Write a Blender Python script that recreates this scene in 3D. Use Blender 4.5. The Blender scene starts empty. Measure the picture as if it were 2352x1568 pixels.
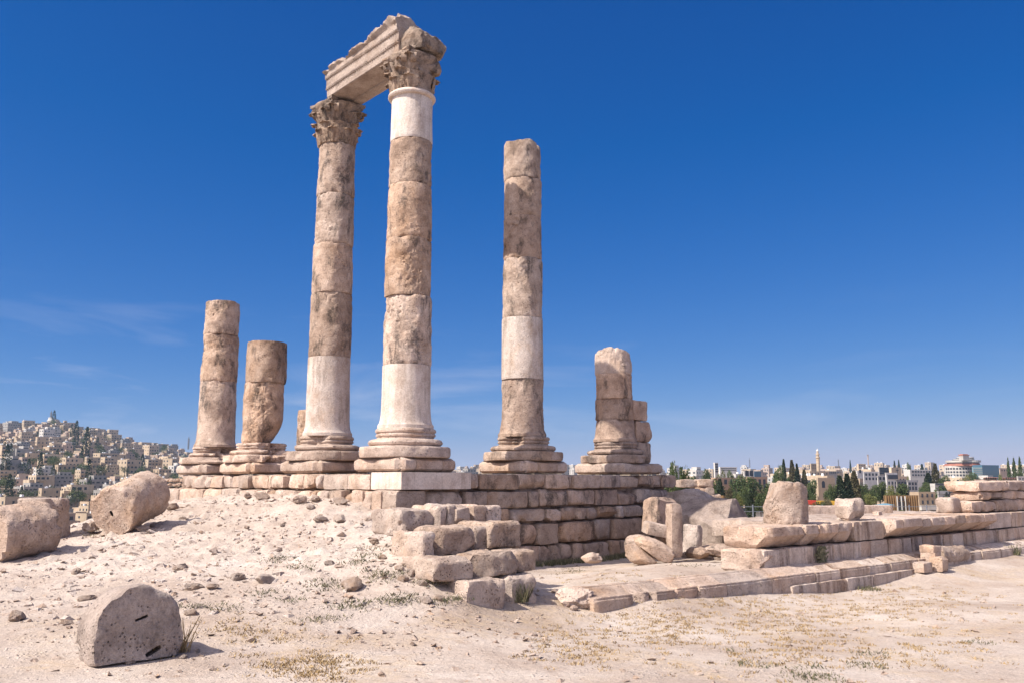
import bpy, math, random
import numpy as np
from mathutils import Vector

# ------------------------------------------------------------------ camera, sky, sun, exposure
S = bpy.context.scene
C = S.collection
F_PX, PITCH, EYE = 2000.0, math.atan(321 / 2000.0), 1.65      # photograph measured on a 2352 x 1568 grid
cam_d = bpy.data.cameras.new('camera'); cam = bpy.data.objects.new('camera', cam_d); C.objects.link(cam)
cam.location = (0, 0, EYE); cam.rotation_euler = (math.pi / 2 + PITCH, 0, 0)
cam_d.sensor_width = 36; cam_d.lens = 36 * F_PX / 2352; cam_d.clip_end = 20000; cam_d.clip_start = 0.1
S.camera = cam
SUN_EL = math.radians(47); SUN_AZ_L = math.radians(30.5)        # light travels along (cos, sin) of SUN_AZ_L
w = bpy.data.worlds.new('World'); S.world = w; w.use_nodes = True
nt = w.node_tree; nt.nodes.clear()
def N(tree, kind, **kw):
    n = tree.nodes.new(kind)
    for k, v in kw.items():
        if k.startswith('i_'):
            n.inputs[k[2:].replace('_', ' ')].default_value = v
        else:
            setattr(n, k, v)
    return n
wo = N(nt, 'ShaderNodeOutputWorld'); bg = N(nt, 'ShaderNodeBackground')
sky = N(nt, 'ShaderNodeTexSky', sky_type='NISHITA', sun_disc=False)
sky.sun_elevation = SUN_EL
sx, sy = -math.cos(SUN_AZ_L), -math.sin(SUN_AZ_L)
sky.sun_rotation = math.atan2(sx, sy)
sky.altitude = 3000; sky.air_density = 1.0; sky.dust_density = 0.0; sky.ozone_density = 2.0
EXPO = 0.75
# the clear, polarised sky of the photograph: the Nishita sky through a tone curve for each channel
sp_ = N(nt, 'ShaderNodeSeparateColor'); hs = N(nt, 'ShaderNodeCombineColor')
def mth(op, a, b_=None):
    n = N(nt, 'ShaderNodeMath', operation=op)
    for i_, q in enumerate((a, b_)):
        if q is None: continue
        if isinstance(q, (int, float)): n.inputs[i_].default_value = q
        else: nt.links.new(q, n.inputs[i_])
    return n.outputs[0]
nt.links.new(sky.outputs[0], sp_.inputs[0])
KS = 1 / 0.1 / 2 ** EXPO
r_ = mth('MAXIMUM', mth('SUBTRACT', mth('POWER', mth('MULTIPLY', sp_.outputs['Red'], 0.1), 1.6), 0.024), 0.0)
g_ = mth('MULTIPLY', sp_.outputs['Green'], 0.0635)
b_ = mth('SUBTRACT', 0.84, mth('MULTIPLY', mth('EXPONENT', mth('MULTIPLY', sp_.outputs['Blue'], -0.225)), 0.84))
for q, ch in ((r_, 'Red'), (g_, 'Green'), (b_, 'Blue')): nt.links.new(mth('MULTIPLY', q, KS), hs.inputs[ch])
# thin cirrus streaks
tc = N(nt, 'ShaderNodeTexCoord'); mp = N(nt, 'ShaderNodeMapping'); mp.inputs['Scale'].default_value = (1.6, 1.6, 9.0)
mp.inputs['Rotation'].default_value = (0.0, 0.16, 0.3)
cn = N(nt, 'ShaderNodeTexNoise'); cn.inputs['Scale'].default_value = 2.3; cn.inputs['Detail'].default_value = 7; cn.inputs['Roughness'].default_value = 0.55
cn.inputs['Distortion'].default_value = 0.6
cr = N(nt, 'ShaderNodeValToRGB'); cr.color_ramp.elements[0].position = 0.52; cr.color_ramp.elements[1].position = 0.8
sep = N(nt, 'ShaderNodeSeparateXYZ')
band = N(nt, 'ShaderNodeMapRange'); band.inputs['From Min'].default_value = 0.21; band.inputs['From Max'].default_value = 0.06; band.inputs['To Min'].default_value = 0; band.inputs['To Max'].default_value = 0.8
side = N(nt, 'ShaderNodeMapRange'); side.inputs['From Min'].default_value = 0.45; side.inputs['From Max'].default_value = -0.35; side.inputs['To Min'].default_value = 0.25; side.inputs['To Max'].default_value = 1.0
m1 = N(nt, 'ShaderNodeMath', operation='MULTIPLY'); m2 = N(nt, 'ShaderNodeMath', operation='MULTIPLY')
mx = N(nt, 'ShaderNodeMix', data_type='RGBA')
mx.inputs['B'].default_value = (3.6, 3.9, 5.0, 1)
L = nt.links.new
L(tc.outputs['Generated'], mp.inputs['Vector']); L(mp.outputs[0], cn.inputs['Vector']); L(cn.outputs['Fac'], cr.inputs[0])
L(tc.outputs['Generated'], sep.inputs[0]); L(sep.outputs['Z'], band.inputs['Value']); L(sep.outputs['X'], side.inputs['Value'])
L(cr.outputs['Color'], m1.inputs[0]); L(band.outputs[0], m1.inputs[1]); L(m1.outputs[0], m2.inputs[0]); L(side.outputs[0], m2.inputs[1])
L(hs.outputs[0], mx.inputs['A']); L(m2.outputs[0], mx.inputs['Factor'])
# broad unseen glow added to the sky round the sun, to fill shade
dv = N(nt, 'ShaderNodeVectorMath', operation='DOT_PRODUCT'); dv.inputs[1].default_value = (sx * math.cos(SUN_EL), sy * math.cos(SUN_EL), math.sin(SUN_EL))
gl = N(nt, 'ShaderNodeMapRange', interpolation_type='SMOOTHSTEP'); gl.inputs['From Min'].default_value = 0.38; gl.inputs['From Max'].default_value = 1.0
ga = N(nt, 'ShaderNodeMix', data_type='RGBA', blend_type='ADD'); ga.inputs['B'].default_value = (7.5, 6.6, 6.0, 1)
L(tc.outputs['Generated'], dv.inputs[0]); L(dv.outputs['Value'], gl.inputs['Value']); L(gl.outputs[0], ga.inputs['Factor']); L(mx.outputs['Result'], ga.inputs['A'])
sb = N(nt, 'ShaderNodeMapRange', interpolation_type='SMOOTHSTEP'); sb.inputs['From Min'].default_value = -0.05; sb.inputs['From Max'].default_value = -0.75  # second unseen glow, added behind the camera to brighten shaded faces
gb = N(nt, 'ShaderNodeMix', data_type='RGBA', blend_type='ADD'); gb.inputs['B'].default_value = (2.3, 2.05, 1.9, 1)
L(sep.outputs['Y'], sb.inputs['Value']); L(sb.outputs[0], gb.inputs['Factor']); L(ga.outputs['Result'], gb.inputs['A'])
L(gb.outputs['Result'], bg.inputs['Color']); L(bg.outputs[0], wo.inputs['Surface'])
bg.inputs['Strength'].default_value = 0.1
sd = bpy.data.lights.new('sun', 'SUN'); sun = bpy.data.objects.new('sun', sd); C.objects.link(sun)
sd.energy = 4.5; sd.angle = math.radians(0.53); sd.color = (1.0, 0.93, 0.83)
ld = Vector((math.cos(SUN_AZ_L) * math.cos(SUN_EL), math.sin(SUN_AZ_L) * math.cos(SUN_EL), -math.sin(SUN_EL)))
sun.rotation_euler = ld.to_track_quat('-Z', 'Y').to_euler(); sun.location = (-20, -20, 30)
S.view_settings.view_transform = 'Standard'; S.view_settings.look = 'None'
S.view_settings.exposure = EXPO; S.view_settings.gamma = 1
S.render.engine = 'CYCLES'

# ------------------------------------------------------------------ numeric helpers
ST, CT = math.sin(PITCH), math.cos(PITCH)
def ratio(y):                         # height per metre of distance seen at picture row y
    v = -(y - 784) / F_PX
    return (ST + v * CT) / (CT - v * ST)
def az(x, y=1100):                    # sideways metres per metre of distance
    v = -(y - 784) / F_PX
    return (x - 1176) / F_PX / (CT - v * ST)
def at(x, y, D): return (az(x, y) * D, D, EYE + ratio(y) * D)
def onz(x, y, z):
    D = (z - EYE) / ratio(y)
    return (az(x, y) * D, D, z)
def zat(y, D): return EYE + ratio(y) * D
def along(x, P, d, y=1100):           # metres along the plan line P + s d where picture column x meets it
    a = az(x, y)
    return (a * P[1] - P[0]) / (d[0] - a * d[1])

rng_perm = np.random.RandomState(7)
_PERM = np.concatenate([rng_perm.permutation(256)] * 3)
_G = rng_perm.normal(size=(256, 3)); _G /= np.linalg.norm(_G, axis=1)[:, None]
def perlin(p):
    p = np.asarray(p, float)
    i = np.floor(p).astype(int); f = p - i; i &= 255
    u = f * f * f * (f * (f * 6 - 15) + 10)
    out = 0
    for dx in (0, 1):
        for dy in (0, 1):
            for dz in (0, 1):
                h = _PERM[_PERM[_PERM[i[:, 0] + dx] + i[:, 1] + dy] + i[:, 2] + dz]
                g = _G[h]
                d = (g[:, 0] * (f[:, 0] - dx) + g[:, 1] * (f[:, 1] - dy) + g[:, 2] * (f[:, 2] - dz))
                wx = u[:, 0] if dx else 1 - u[:, 0]; wy = u[:, 1] if dy else 1 - u[:, 1]; wz = u[:, 2] if dz else 1 - u[:, 2]
                out = out + d * wx * wy * wz
    return out
def fbm(p, octv=4, gain=0.5):
    s, a = 0, 1.0
    p = np.asarray(p, float)
    for k in range(octv):
        s = s + a * perlin(p * (2 ** k) + 17.3 * k); a *= gain
    return s
def ridged(p, octv=3):
    s, a = 0, 1.0
    for k in range(octv):
        s = s + a * (1 - 2.2 * np.abs(perlin(np.asarray(p) * (2 ** k) + 9.1 * k))); a *= 0.5
    return s

# ------------------------------------------------------------------ objects
def make_mesh(name, v, f, mats, smooth=True, mi=None, sharp=32):
    me = bpy.data.meshes.new(name)
    if isinstance(v, np.ndarray): v = v.tolist()
    if isinstance(f, np.ndarray): f = f.tolist()
    me.from_pydata(v, [], f)
    for m in (mats if isinstance(mats, (list, tuple)) else [mats]): me.materials.append(m)
    if mi is not None: me.polygons.foreach_set('material_index', np.asarray(mi, dtype=np.int32))
    me.polygons.foreach_set('use_smooth', np.full(len(me.polygons), smooth))
    if smooth and sharp: me.set_sharp_from_angle(angle=math.radians(sharp))
    me.update()
    return me
def tag(o, label=None, cat=None, group=None, kind=None):
    if label: o['label'] = label
    if cat:
        o['category'] = cat; o['kind'] = 'thing'
    if group: o['group'] = group
    if kind: o['kind'] = kind
    return o
def link(name, data, parent=None, loc=(0, 0, 0), rz=0.0, scale=None):
    o = bpy.data.objects.new(name, data); C.objects.link(o)
    if parent is not None:
        o.parent = parent
        pl, pr = WORLD.get(parent.name, (Vector((0, 0, 0)), 0.0))
        d = Vector(loc) - pl
        o.location = (math.cos(-pr) * d.x - math.sin(-pr) * d.y, math.sin(-pr) * d.x + math.cos(-pr) * d.y, d.z)
        o.rotation_euler = (0, 0, rz - pr)
    else:
        o.location = loc; o.rotation_euler = (0, 0, rz)
    if scale is not None: o.scale = scale if isinstance(scale, (tuple, list)) else (scale,) * 3
    WORLD[o.name] = (Vector(loc), rz)
    return o
WORLD = {}
def thing(name, label, cat, loc, rz=0.0, group=None):
    return tag(link(name, None, None, loc, rz), label, cat, group, 'thing')

# ------------------------------------------------------------------ materials
MATS = {}
def ramp(tree, stops, interp='LINEAR'):
    r = tree.nodes.new('ShaderNodeValToRGB'); r.color_ramp.interpolation = interp
    el = r.color_ramp.elements
    while len(el) < len(stops): el.new(0.5)
    for e, (p, c) in zip(el, stops):
        e.position = p
        e.color = (c, c, c, 1) if isinstance(c, (int, float)) else (c[0], c[1], c[2], 1)
    return r
def base_mat(name, rough=0.9):
    m = bpy.data.materials.new(name); m.use_nodes = True
    t = m.node_tree; b = t.nodes['Principled BSDF']; b.inputs['Roughness'].default_value = rough
    b.inputs['Specular IOR Level'].default_value = 0.2
    return m, t, b
def flat(name, col, rough=0.8, spec=0.2, metal=0.0):
    m, t, b = base_mat(name, rough)
    b.inputs['Base Color'].default_value = (*col, 1); b.inputs['Specular IOR Level'].default_value = spec; b.inputs['Metallic'].default_value = metal
    return m
def stone(name, light, mid, dark, stain=(0.055, 0.045, 0.04), stain_amt=0.75, stain_pos=0.56, pit=0.6, pit_scale=26, bump=0.5, var=0.22, ochre=0.35, pit_mask=0.45, streak=0.45):
    m, t, b = base_mat(name, 0.92)
    lk = t.links.new
    tcn = N(t, 'ShaderNodeTexCoord'); oi = N(t, 'ShaderNodeObjectInfo')
    off = N(t, 'ShaderNodeVectorMath', operation='ADD'); mul = N(t, 'ShaderNodeMath', operation='MULTIPLY'); mul.inputs[1].default_value = 61.0
    lk(oi.outputs['Random'], mul.inputs[0]); lk(tcn.outputs['Object'], off.inputs[0]); lk(mul.outputs[0], off.inputs[1])
    P = off.outputs[0]
    def noise(sc, det=6, ro=0.6, vec=None, dist=0.0):
        n = N(t, 'ShaderNodeTexNoise'); n.inputs['Scale'].default_value = sc; n.inputs['Detail'].default_value = det; n.inputs['Roughness'].default_value = ro
        n.inputs['Distortion'].default_value = dist
        lk(vec or P, n.inputs['Vector']); return n.outputs['Fac']
    c1 = ramp(t, [(0.34, dark), (0.5, mid), (0.66, light)]); lk(noise(2.2, 9, 0.68), c1.inputs[0])
    # ochre / rust patches
    oc = ramp(t, [(0.52, 0.0), (0.68, ochre)]); lk(noise(1.3, 6, 0.6, dist=0.5), oc.inputs[0])
    mo = N(t, 'ShaderNodeMix', data_type='RGBA'); mo.inputs['B'].default_value = (mid[0] * 1.02, mid[1] * 0.80, mid[2] * 0.55, 1)
    lk(oc.outputs[0], mo.inputs['Factor']); lk(c1.outputs[0], mo.inputs['A'])
    # soot / lichen stains, streaked downward
    mp_ = N(t, 'ShaderNodeMapping'); mp_.inputs['Scale'].default_value = (1, 1, streak); lk(P, mp_.inputs['Vector'])
    s1 = ramp(t, [(stain_pos, 0.0), (stain_pos + 0.10, stain_amt)]); lk(noise(2.6, 10, 0.7, mp_.outputs[0], 0.3), s1.inputs[0])
    s2 = ramp(t, [(0.36, 0.45), (0.54, 1.0)]); lk(noise(22, 5, 0.7), s2.inputs[0])
    sm = N(t, 'ShaderNodeMath', operation='MULTIPLY'); lk(s1.outputs[0], sm.inputs[0]); lk(s2.outputs[0], sm.inputs[1])
    ms = N(t, 'ShaderNodeMix', data_type='RGBA'); ms.inputs['B'].default_value = (*stain, 1)
    lk(sm.outputs[0], ms.inputs['Factor']); lk(mo.outputs['Result'], ms.inputs['A'])
    # pits
    vo = N(t, 'ShaderNodeTexVoronoi'); vo.inputs['Scale'].default_value = pit_scale; lk(P, vo.inputs['Vector'])
    pr = ramp(t, [(0.12, 1.0), (0.3, 0.0)]); lk(vo.outputs['Distance'], pr.inputs[0])
    pm = ramp(t, [(pit_mask, 0.0), (pit_mask + 0.15, 1.0)]); lk(noise(5.0, 3, 0.5), pm.inputs[0])
    pp = N(t, 'ShaderNodeMath', operation='MULTIPLY'); lk(pr.outputs[0], pp.inputs[0]); lk(pm.outputs[0], pp.inputs[1])
    pf = N(t, 'ShaderNodeMath', operation='MULTIPLY'); pf.inputs[1].default_value = pit; lk(pp.outputs[0], pf.inputs[0])
    mpit = N(t, 'ShaderNodeMix', data_type='RGBA'); mpit.inputs['B'].default_value = (dark[0] * 0.4, dark[1] * 0.36, dark[2] * 0.34, 1)
    lk(pf.outputs[0], mpit.inputs['Factor']); lk(ms.outputs['Result'], mpit.inputs['A'])
    # fine grain and a tone of its own for each stone
    g = ramp(t, [(0.28, 0.62), (0.5, 0.98), (0.72, 1.22)]); lk(noise(30, 6, 0.8), g.inputs[0])
    mg = N(t, 'ShaderNodeMix', data_type='RGBA', blend_type='MULTIPLY'); mg.inputs['Factor'].default_value = 1; lk(mpit.outputs['Result'], mg.inputs['A']); lk(g.outputs[0], mg.inputs['B'])
    hv = N(t, 'ShaderNodeHueSaturation'); mr = N(t, 'ShaderNodeMapRange'); mr.inputs['To Min'].default_value = 1 - var; mr.inputs['To Max'].default_value = 1 + var * 0.7
    lk(oi.outputs['Random'], mr.inputs['Value']); lk(mr.outputs[0], hv.inputs['Value']); lk(mg.outputs['Result'], hv.inputs['Color'])
    mr2 = N(t, 'ShaderNodeMapRange'); mr2.inputs['To Min'].default_value = 1.15; mr2.inputs['To Max'].default_value = 0.85
    fr = N(t, 'ShaderNodeMath', operation='FRACT'); m7 = N(t, 'ShaderNodeMath', operation='MULTIPLY'); m7.inputs[1].default_value = 7.31
    lk(oi.outputs['Random'], m7.inputs[0]); lk(m7.outputs[0], fr.inputs[0]); lk(fr.outputs[0], mr2.inputs['Value']); lk(mr2.outputs[0], hv.inputs['Saturation'])
    lk(hv.outputs[0], b.inputs['Base Color'])
    # relief
    a1 = N(t, 'ShaderNodeMath', operation='MULTIPLY'); a1.inputs[1].default_value = 0.5; lk(noise(9, 8, 0.72), a1.inputs[0])
    a2 = N(t, 'ShaderNodeMath', operation='MULTIPLY'); a2.inputs[1].default_value = 0.22; lk(noise(48, 4, 0.7), a2.inputs[0])
    a3 = N(t, 'ShaderNodeMath', operation='ADD'); lk(a1.outputs[0], a3.inputs[0]); lk(a2.outputs[0], a3.inputs[1])
    a4 = N(t, 'ShaderNodeMath', operation='MULTIPLY'); a4.inputs[1].default_value = 0.55; lk(pp.outputs[0], a4.inputs[0])
    a5 = N(t, 'ShaderNodeMath', operation='SUBTRACT'); lk(a3.outputs[0], a5.inputs[0]); lk(a4.outputs[0], a5.inputs[1])
    bp = N(t, 'ShaderNodeBump'); bp.inputs['Strength'].default_value = min(1.0, bump * 1.6); bp.inputs['Distance'].default_value = 0.09
    lk(a5.outputs[0], bp.inputs['Height']); lk(bp.outputs[0], b.inputs['Normal'])
    return m
OLD = stone('weathered_limestone', (0.58, 0.435, 0.34), (0.455, 0.325, 0.243), (0.27, 0.183, 0.132), stain_pos=0.52, stain_amt=0.82, pit=0.75, ochre=0.25)
DARK = stone('sooty_limestone', (0.52, 0.395, 0.315), (0.41, 0.30, 0.236), (0.26, 0.185, 0.142), stain_pos=0.52, stain_amt=0.75)
BLOCK = stone('ashlar_limestone', (0.58, 0.455, 0.375), (0.49, 0.375, 0.302), (0.34, 0.25, 0.198), stain_pos=0.555, stain_amt=0.65, bump=0.6)
PALE = stone('restored_limestone', (0.60, 0.50, 0.43), (0.54, 0.435, 0.365), (0.40, 0.29, 0.22), stain=(0.2, 0.15, 0.115), stain_pos=0.5, streak=0.16, stain_amt=0.6, pit=0.75, pit_scale=30, bump=0.3, var=0.05, ochre=0.35, pit_mask=0.44)
WHITE = stone('new_cut_limestone', (0.66, 0.57, 0.50), (0.61, 0.515, 0.445), (0.46, 0.36, 0.30), stain=(0.28, 0.21, 0.165), stain_pos=0.5, streak=0.12, stain_amt=0.5, pit=0.4, pit_scale=45, bump=0.2, var=0.03, ochre=0.2, pit_mask=0.5)
LIGHTB = stone('sunbleached_limestone', (0.62, 0.49, 0.405), (0.53, 0.405, 0.328), (0.37, 0.268, 0.21), stain_pos=0.6, stain_amt=0.6, bump=0.6)
ROCK = stone('loose_rock', (0.58, 0.475, 0.40), (0.48, 0.375, 0.31), (0.36, 0.27, 0.22), stain_pos=0.6, stain_amt=0.5, bump=0.8, var=0.1)
GREYS = stone('grey_weathered_shaded_stone', (0.52, 0.425, 0.37), (0.42, 0.338, 0.29), (0.26, 0.202, 0.172), stain_pos=0.54, stain_amt=0.5, bump=1.0, ochre=0.1)
GROUNDROCK = stone('chip_stone', (0.57, 0.475, 0.41), (0.48, 0.385, 0.325), (0.36, 0.275, 0.225), stain_pos=0.6, stain_amt=0.4, bump=0.6)
CARVED = stone('carved_limestone', (0.50, 0.385, 0.30), (0.39, 0.285, 0.215), (0.22, 0.155, 0.115), stain_pos=0.5, stain_amt=0.8, bump=0.6)
HOLE_SHADE = flat('slot_shadow', (0.010, 0.008, 0.008), 1.0, 0.0)

# ------------------------------------------------------------------ stone shapes
def grid_box(lx, ly, lz, cell):
    n = [max(2, int(round(l / cell))) for l in (lx, ly, lz)]
    idx, V, Fc = {}, [], []
    def vid(i, j, k):
        key = (i, j, k)
        if key not in idx:
            idx[key] = len(V); V.append((i / n[0] - 0.5, j / n[1] - 0.5, k / n[2] - 0.5))
        return idx[key]
    for k, flip in ((0, True), (n[2], False)):
        for i in range(n[0]):
            for j in range(n[1]):
                q = [vid(i, j, k), vid(i + 1, j, k), vid(i + 1, j + 1, k), vid(i, j + 1, k)]
                Fc.append(q[::-1] if flip else q)
    for j, flip in ((0, False), (n[1], True)):
        for i in range(n[0]):
            for k in range(n[2]):
                q = [vid(i, j, k), vid(i + 1, j, k), vid(i + 1, j, k + 1), vid(i, j, k + 1)]
                Fc.append(q[::-1] if flip else q)
    for i, flip in ((0, True), (n[0], False)):
        for j in range(n[1]):
            for k in range(n[2]):
                q = [vid(i, j, k), vid(i, j + 1, k), vid(i, j + 1, k + 1), vid(i, j, k + 1)]
                Fc.append(q[::-1] if flip else q)
    return np.array(V) * np.array([lx, ly, lz]), Fc
_seed = [100]
def nseed():
    _seed[0] += 1
    return _seed[0]
def rough_box(lx, ly, lz, r=0.035, amp=0.018, chip=0.05, cell=0.07, seed=None, bulge=0.0, shear=None, freq=1.0):
    """An ashlar: rounded, chipped and uneven; base centre at the origin, x along, y deep, z up."""
    seed = seed or nseed()
    V, Fc = grid_box(lx, ly, lz, cell)
    h = np.array([lx, ly, lz]) / 2
    so = np.array([seed * 3.17, seed * 1.31, seed * 2.23])
    rr = np.clip(r * (1 + 0.9 * perlin(V * 3.0 * freq + so)), 0.004, h.min() * 0.9)[:, None]
    q = np.clip(V, -(h - rr), h - rr); d = V - q
    ln = np.linalg.norm(d, axis=1)[:, None]
    nrm = np.where(ln > 1e-9, d / np.maximum(ln, 1e-9), 0)
    P = q + nrm * np.minimum(rr, ln + 1e9)
    ax = np.sum(np.abs(np.abs(V) - h) < 1e-6, axis=1)
    face_n = np.where(np.abs(np.abs(V) - h) < 1e-6, np.sign(V), 0); face_n /= np.maximum(np.linalg.norm(face_n, axis=1), 1)[:, None]
    dn = fbm(V * 2.6 * freq + so, 4, 0.55) * amp * 1.6
    edge = np.sort(np.abs(V) - h, axis=1)[:, ::-1]            # distance to second nearest face
    e2 = np.exp(edge[:, 1] / 0.09)
    ch = np.maximum(0, perlin(V * 4.2 * freq + so + 31) + 0.15 * perlin(V * 11 + so) - 0.12) * chip * 5 * e2
    cen = -V / np.maximum(np.linalg.norm(V, axis=1), 1e-6)[:, None]
    P = P + face_n * dn[:, None] + cen * ch[:, None] * 0.45
    rs = np.random.RandomState(seed)
    for _ in range(int(3 + chip * 60)):                       # broken corners and arrises: flat facets
        nn = np.sign(rs.normal(size=3)) * rs.uniform(.25, 1, 3)
        if rs.rand() < .6: nn[rs.randint(3)] *= 0.08
        nn /= np.linalg.norm(nn); ext = float(np.sum(np.abs(nn) * h))
        dd = ext - rs.uniform(.15, 1.0) ** 1.5 * (0.012 + chip * 1.0) * min(1, h.min() / .18)
        s_ = P @ nn - dd + 0.02 * perlin(P * 6 + so)
        P = P - np.where(s_ > 0, s_, 0)[:, None] * nn
    if bulge:
        P[:, 1] += -bulge * np.cos(np.clip(V[:, 0] / h[0], -1, 1) * 1.5) * np.cos(V[:, 2] / h[2] * 1.5) * (V[:, 1] < 0)
    if shear: P[:, 0] += shear * (P[:, 2] / lz)
    P[:, 2] += lz / 2
    return P, Fc
def rock_shape(sx_, sy_, sz_, seed=None, n=14, amp=0.30, flatb=0.25):
    seed = seed or nseed()
    V, Fc = grid_box(2, 2, 2, 2.0 / n)
    V = V / np.linalg.norm(V, axis=1)[:, None] ** 0.82
    V *= 0.92
    so = seed * 2.71
    cellp = np.round(V * 1.6 + perlin(V * 1.4 + so)[:, None] * 0.6)
    k = 1 + amp * fbm(V * 1.15 + so, 5, 0.58) * 1.25 + 0.10 * ridged(V * 1.7 + so, 3) - 0.05
    V = V * k[:, None]
    # a few planar breaks
    rs = np.random.RandomState(seed)
    for _ in range(7):
        nn = rs.normal(size=3); nn /= np.linalg.norm(nn); dd = rs.uniform(0.62, 0.9)
        s = V @ nn - dd
        V = V - np.where(s > 0, s, 0)[:, None] * nn * 0.9
    V = V * np.array([sx_, sy_, sz_]) / 2
    V[:, 2] = np.maximum(V[:, 2], -sz_ * (0.5 - flatb)) + sz_ * (0.5 - flatb)
    return V, Fc
def drum_shape(r0, r1, hgt, seed=None, amp=0.012, chip=0.03, rows=None, segs=112, gap=0.012, ribs=0.0, top=None, octo=0.0, cap_amp=0.02, bottom_bite=None, spall=1.0):
    """A column drum, base centre at the origin; top(theta, r) adds to the height of the upper rim."""
    seed = seed or nseed(); so = np.array([seed * 2.3, seed * 1.7, seed * 3.9])
    rows = rows or max(8, int(hgt / 0.032))
    th = np.linspace(0, 2 * np.pi, segs, endpoint=False)
    prof = []
    for cr_ in np.concatenate([[0.0], np.linspace(0.12, 0.96, 14)]): prof.append((cr_ * r0, 0.0, 'b'))
    for i in range(rows + 1):
        t_ = i / rows; prof.append((r0 + (r1 - r0) * t_, hgt * t_, 's'))
    for cr_ in (0.93, 0.8, 0.6, 0.4, 0.2, 0.0): prof.append((cr_ * r1, hgt, 't'))
    V = []
    for (r, z, k) in prof:
        rad = np.full(segs, r)
        V.append(np.stack([rad * np.cos(th), rad * np.sin(th), np.full(segs, z)], 1))
    V = np.array(V); nr = len(prof)
    P = V.reshape(-1, 3).copy()
    rad = np.hypot(P[:, 0], P[:, 1]); z0 = P[:, 2].copy()
    ang = np.arctan2(P[:, 1], P[:, 0])
    ks = np.repeat([p[2] for p in prof], segs)
    out = np.stack([np.cos(ang), np.sin(ang), np.zeros_like(ang)], 1)
    big = fbm(P * 1.5 + so, 3, 0.5); fine = fbm(P * np.array([5, 5, 5]) + so, 4, 0.6)
    dr = amp * (1.3 * big + 1.2 * fine)
    # rough, spalled patches
    mask = np.clip((perlin(P * np.array([1.1, 1.1, 0.8]) + so + 50) - 0.02) * 4, 0, 1)
    dr -= spall * mask * (0.012 + 0.045 * np.abs(fbm(P * 6.5 + so, 4, 0.65)) + 0.012 * ridged(P * 10 + so, 2)) * (amp / 0.012)
    ed = np.minimum(z0, hgt - z0)
    sidek = ks == 's'
    dr -= np.where(sidek, gap * np.exp(-ed / 0.018), 0)
    ch = np.maximum(0, perlin(np.stack([np.cos(ang) * 2.4, np.sin(ang) * 2.4, np.sign(z0 - hgt / 2) * 3], 1) + so + 7) - 0.10) * chip * 7
    chs = ch * np.exp(-ed / (0.05 + 0.25 * ch))
    dr -= np.where(sidek, chs, 0)
    if octo:
        k8 = np.cos(np.pi / 8) / np.cos(((ang + 0.3) % (np.pi / 4)) - np.pi / 8)
        dr += (k8 - 0.97) * rad * octo
    edge_dr = None
    P = P + out * np.where(ks == 's', dr, 0)[:, None]
    # caps follow their rim
    R = P.reshape(nr, segs, 3)
    si = [i for i, p in enumerate(prof) if p[2] == 's']
    rb = np.hypot(R[si[0], :, 0], R[si[0], :, 1]); rt = np.hypot(R[si[-1], :, 0], R[si[-1], :, 1])
    for i, p in enumerate(prof):
        if p[2] == 'b': R[i, :, 0] = np.cos(th) * p[0] / r0 * rb; R[i, :, 1] = np.sin(th) * p[0] / r0 * rb
        if p[2] == 't': R[i, :, 0] = np.cos(th) * p[0] / r1 * rt; R[i, :, 1] = np.sin(th) * p[0] / r1 * rt
    P = R.reshape(-1, 3)
    topk = ks == 't'
    P[:, 2] += np.where(topk, cap_amp * fbm(P * 3 + so, 4, 0.6), 0)
    P[:, 2] -= np.where(ks == 'b', cap_amp * (0.7 * fbm(P * 4 + so, 5, 0.7)), 0)
    if top is not None:
        zt = top(P[:, 0], P[:, 1])
        f_ = np.clip(z0 / hgt, 0, 1) ** 1.5
        P[:, 2] += zt * f_
        P[:, 2] += np.where(topk, 0.06 * fbm(P * 2.5 + so + 3, 4, 0.6), 0)
    if bottom_bite is not None:
        P = bottom_bite(P)
    Fc = []
    for i in range(nr - 1):
        for j in range(segs):
            a = i * segs + j; b_ = i * segs + (j + 1) % segs
            Fc.append((a, b_, b_ + segs, a + segs))
    return P, Fc
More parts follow.
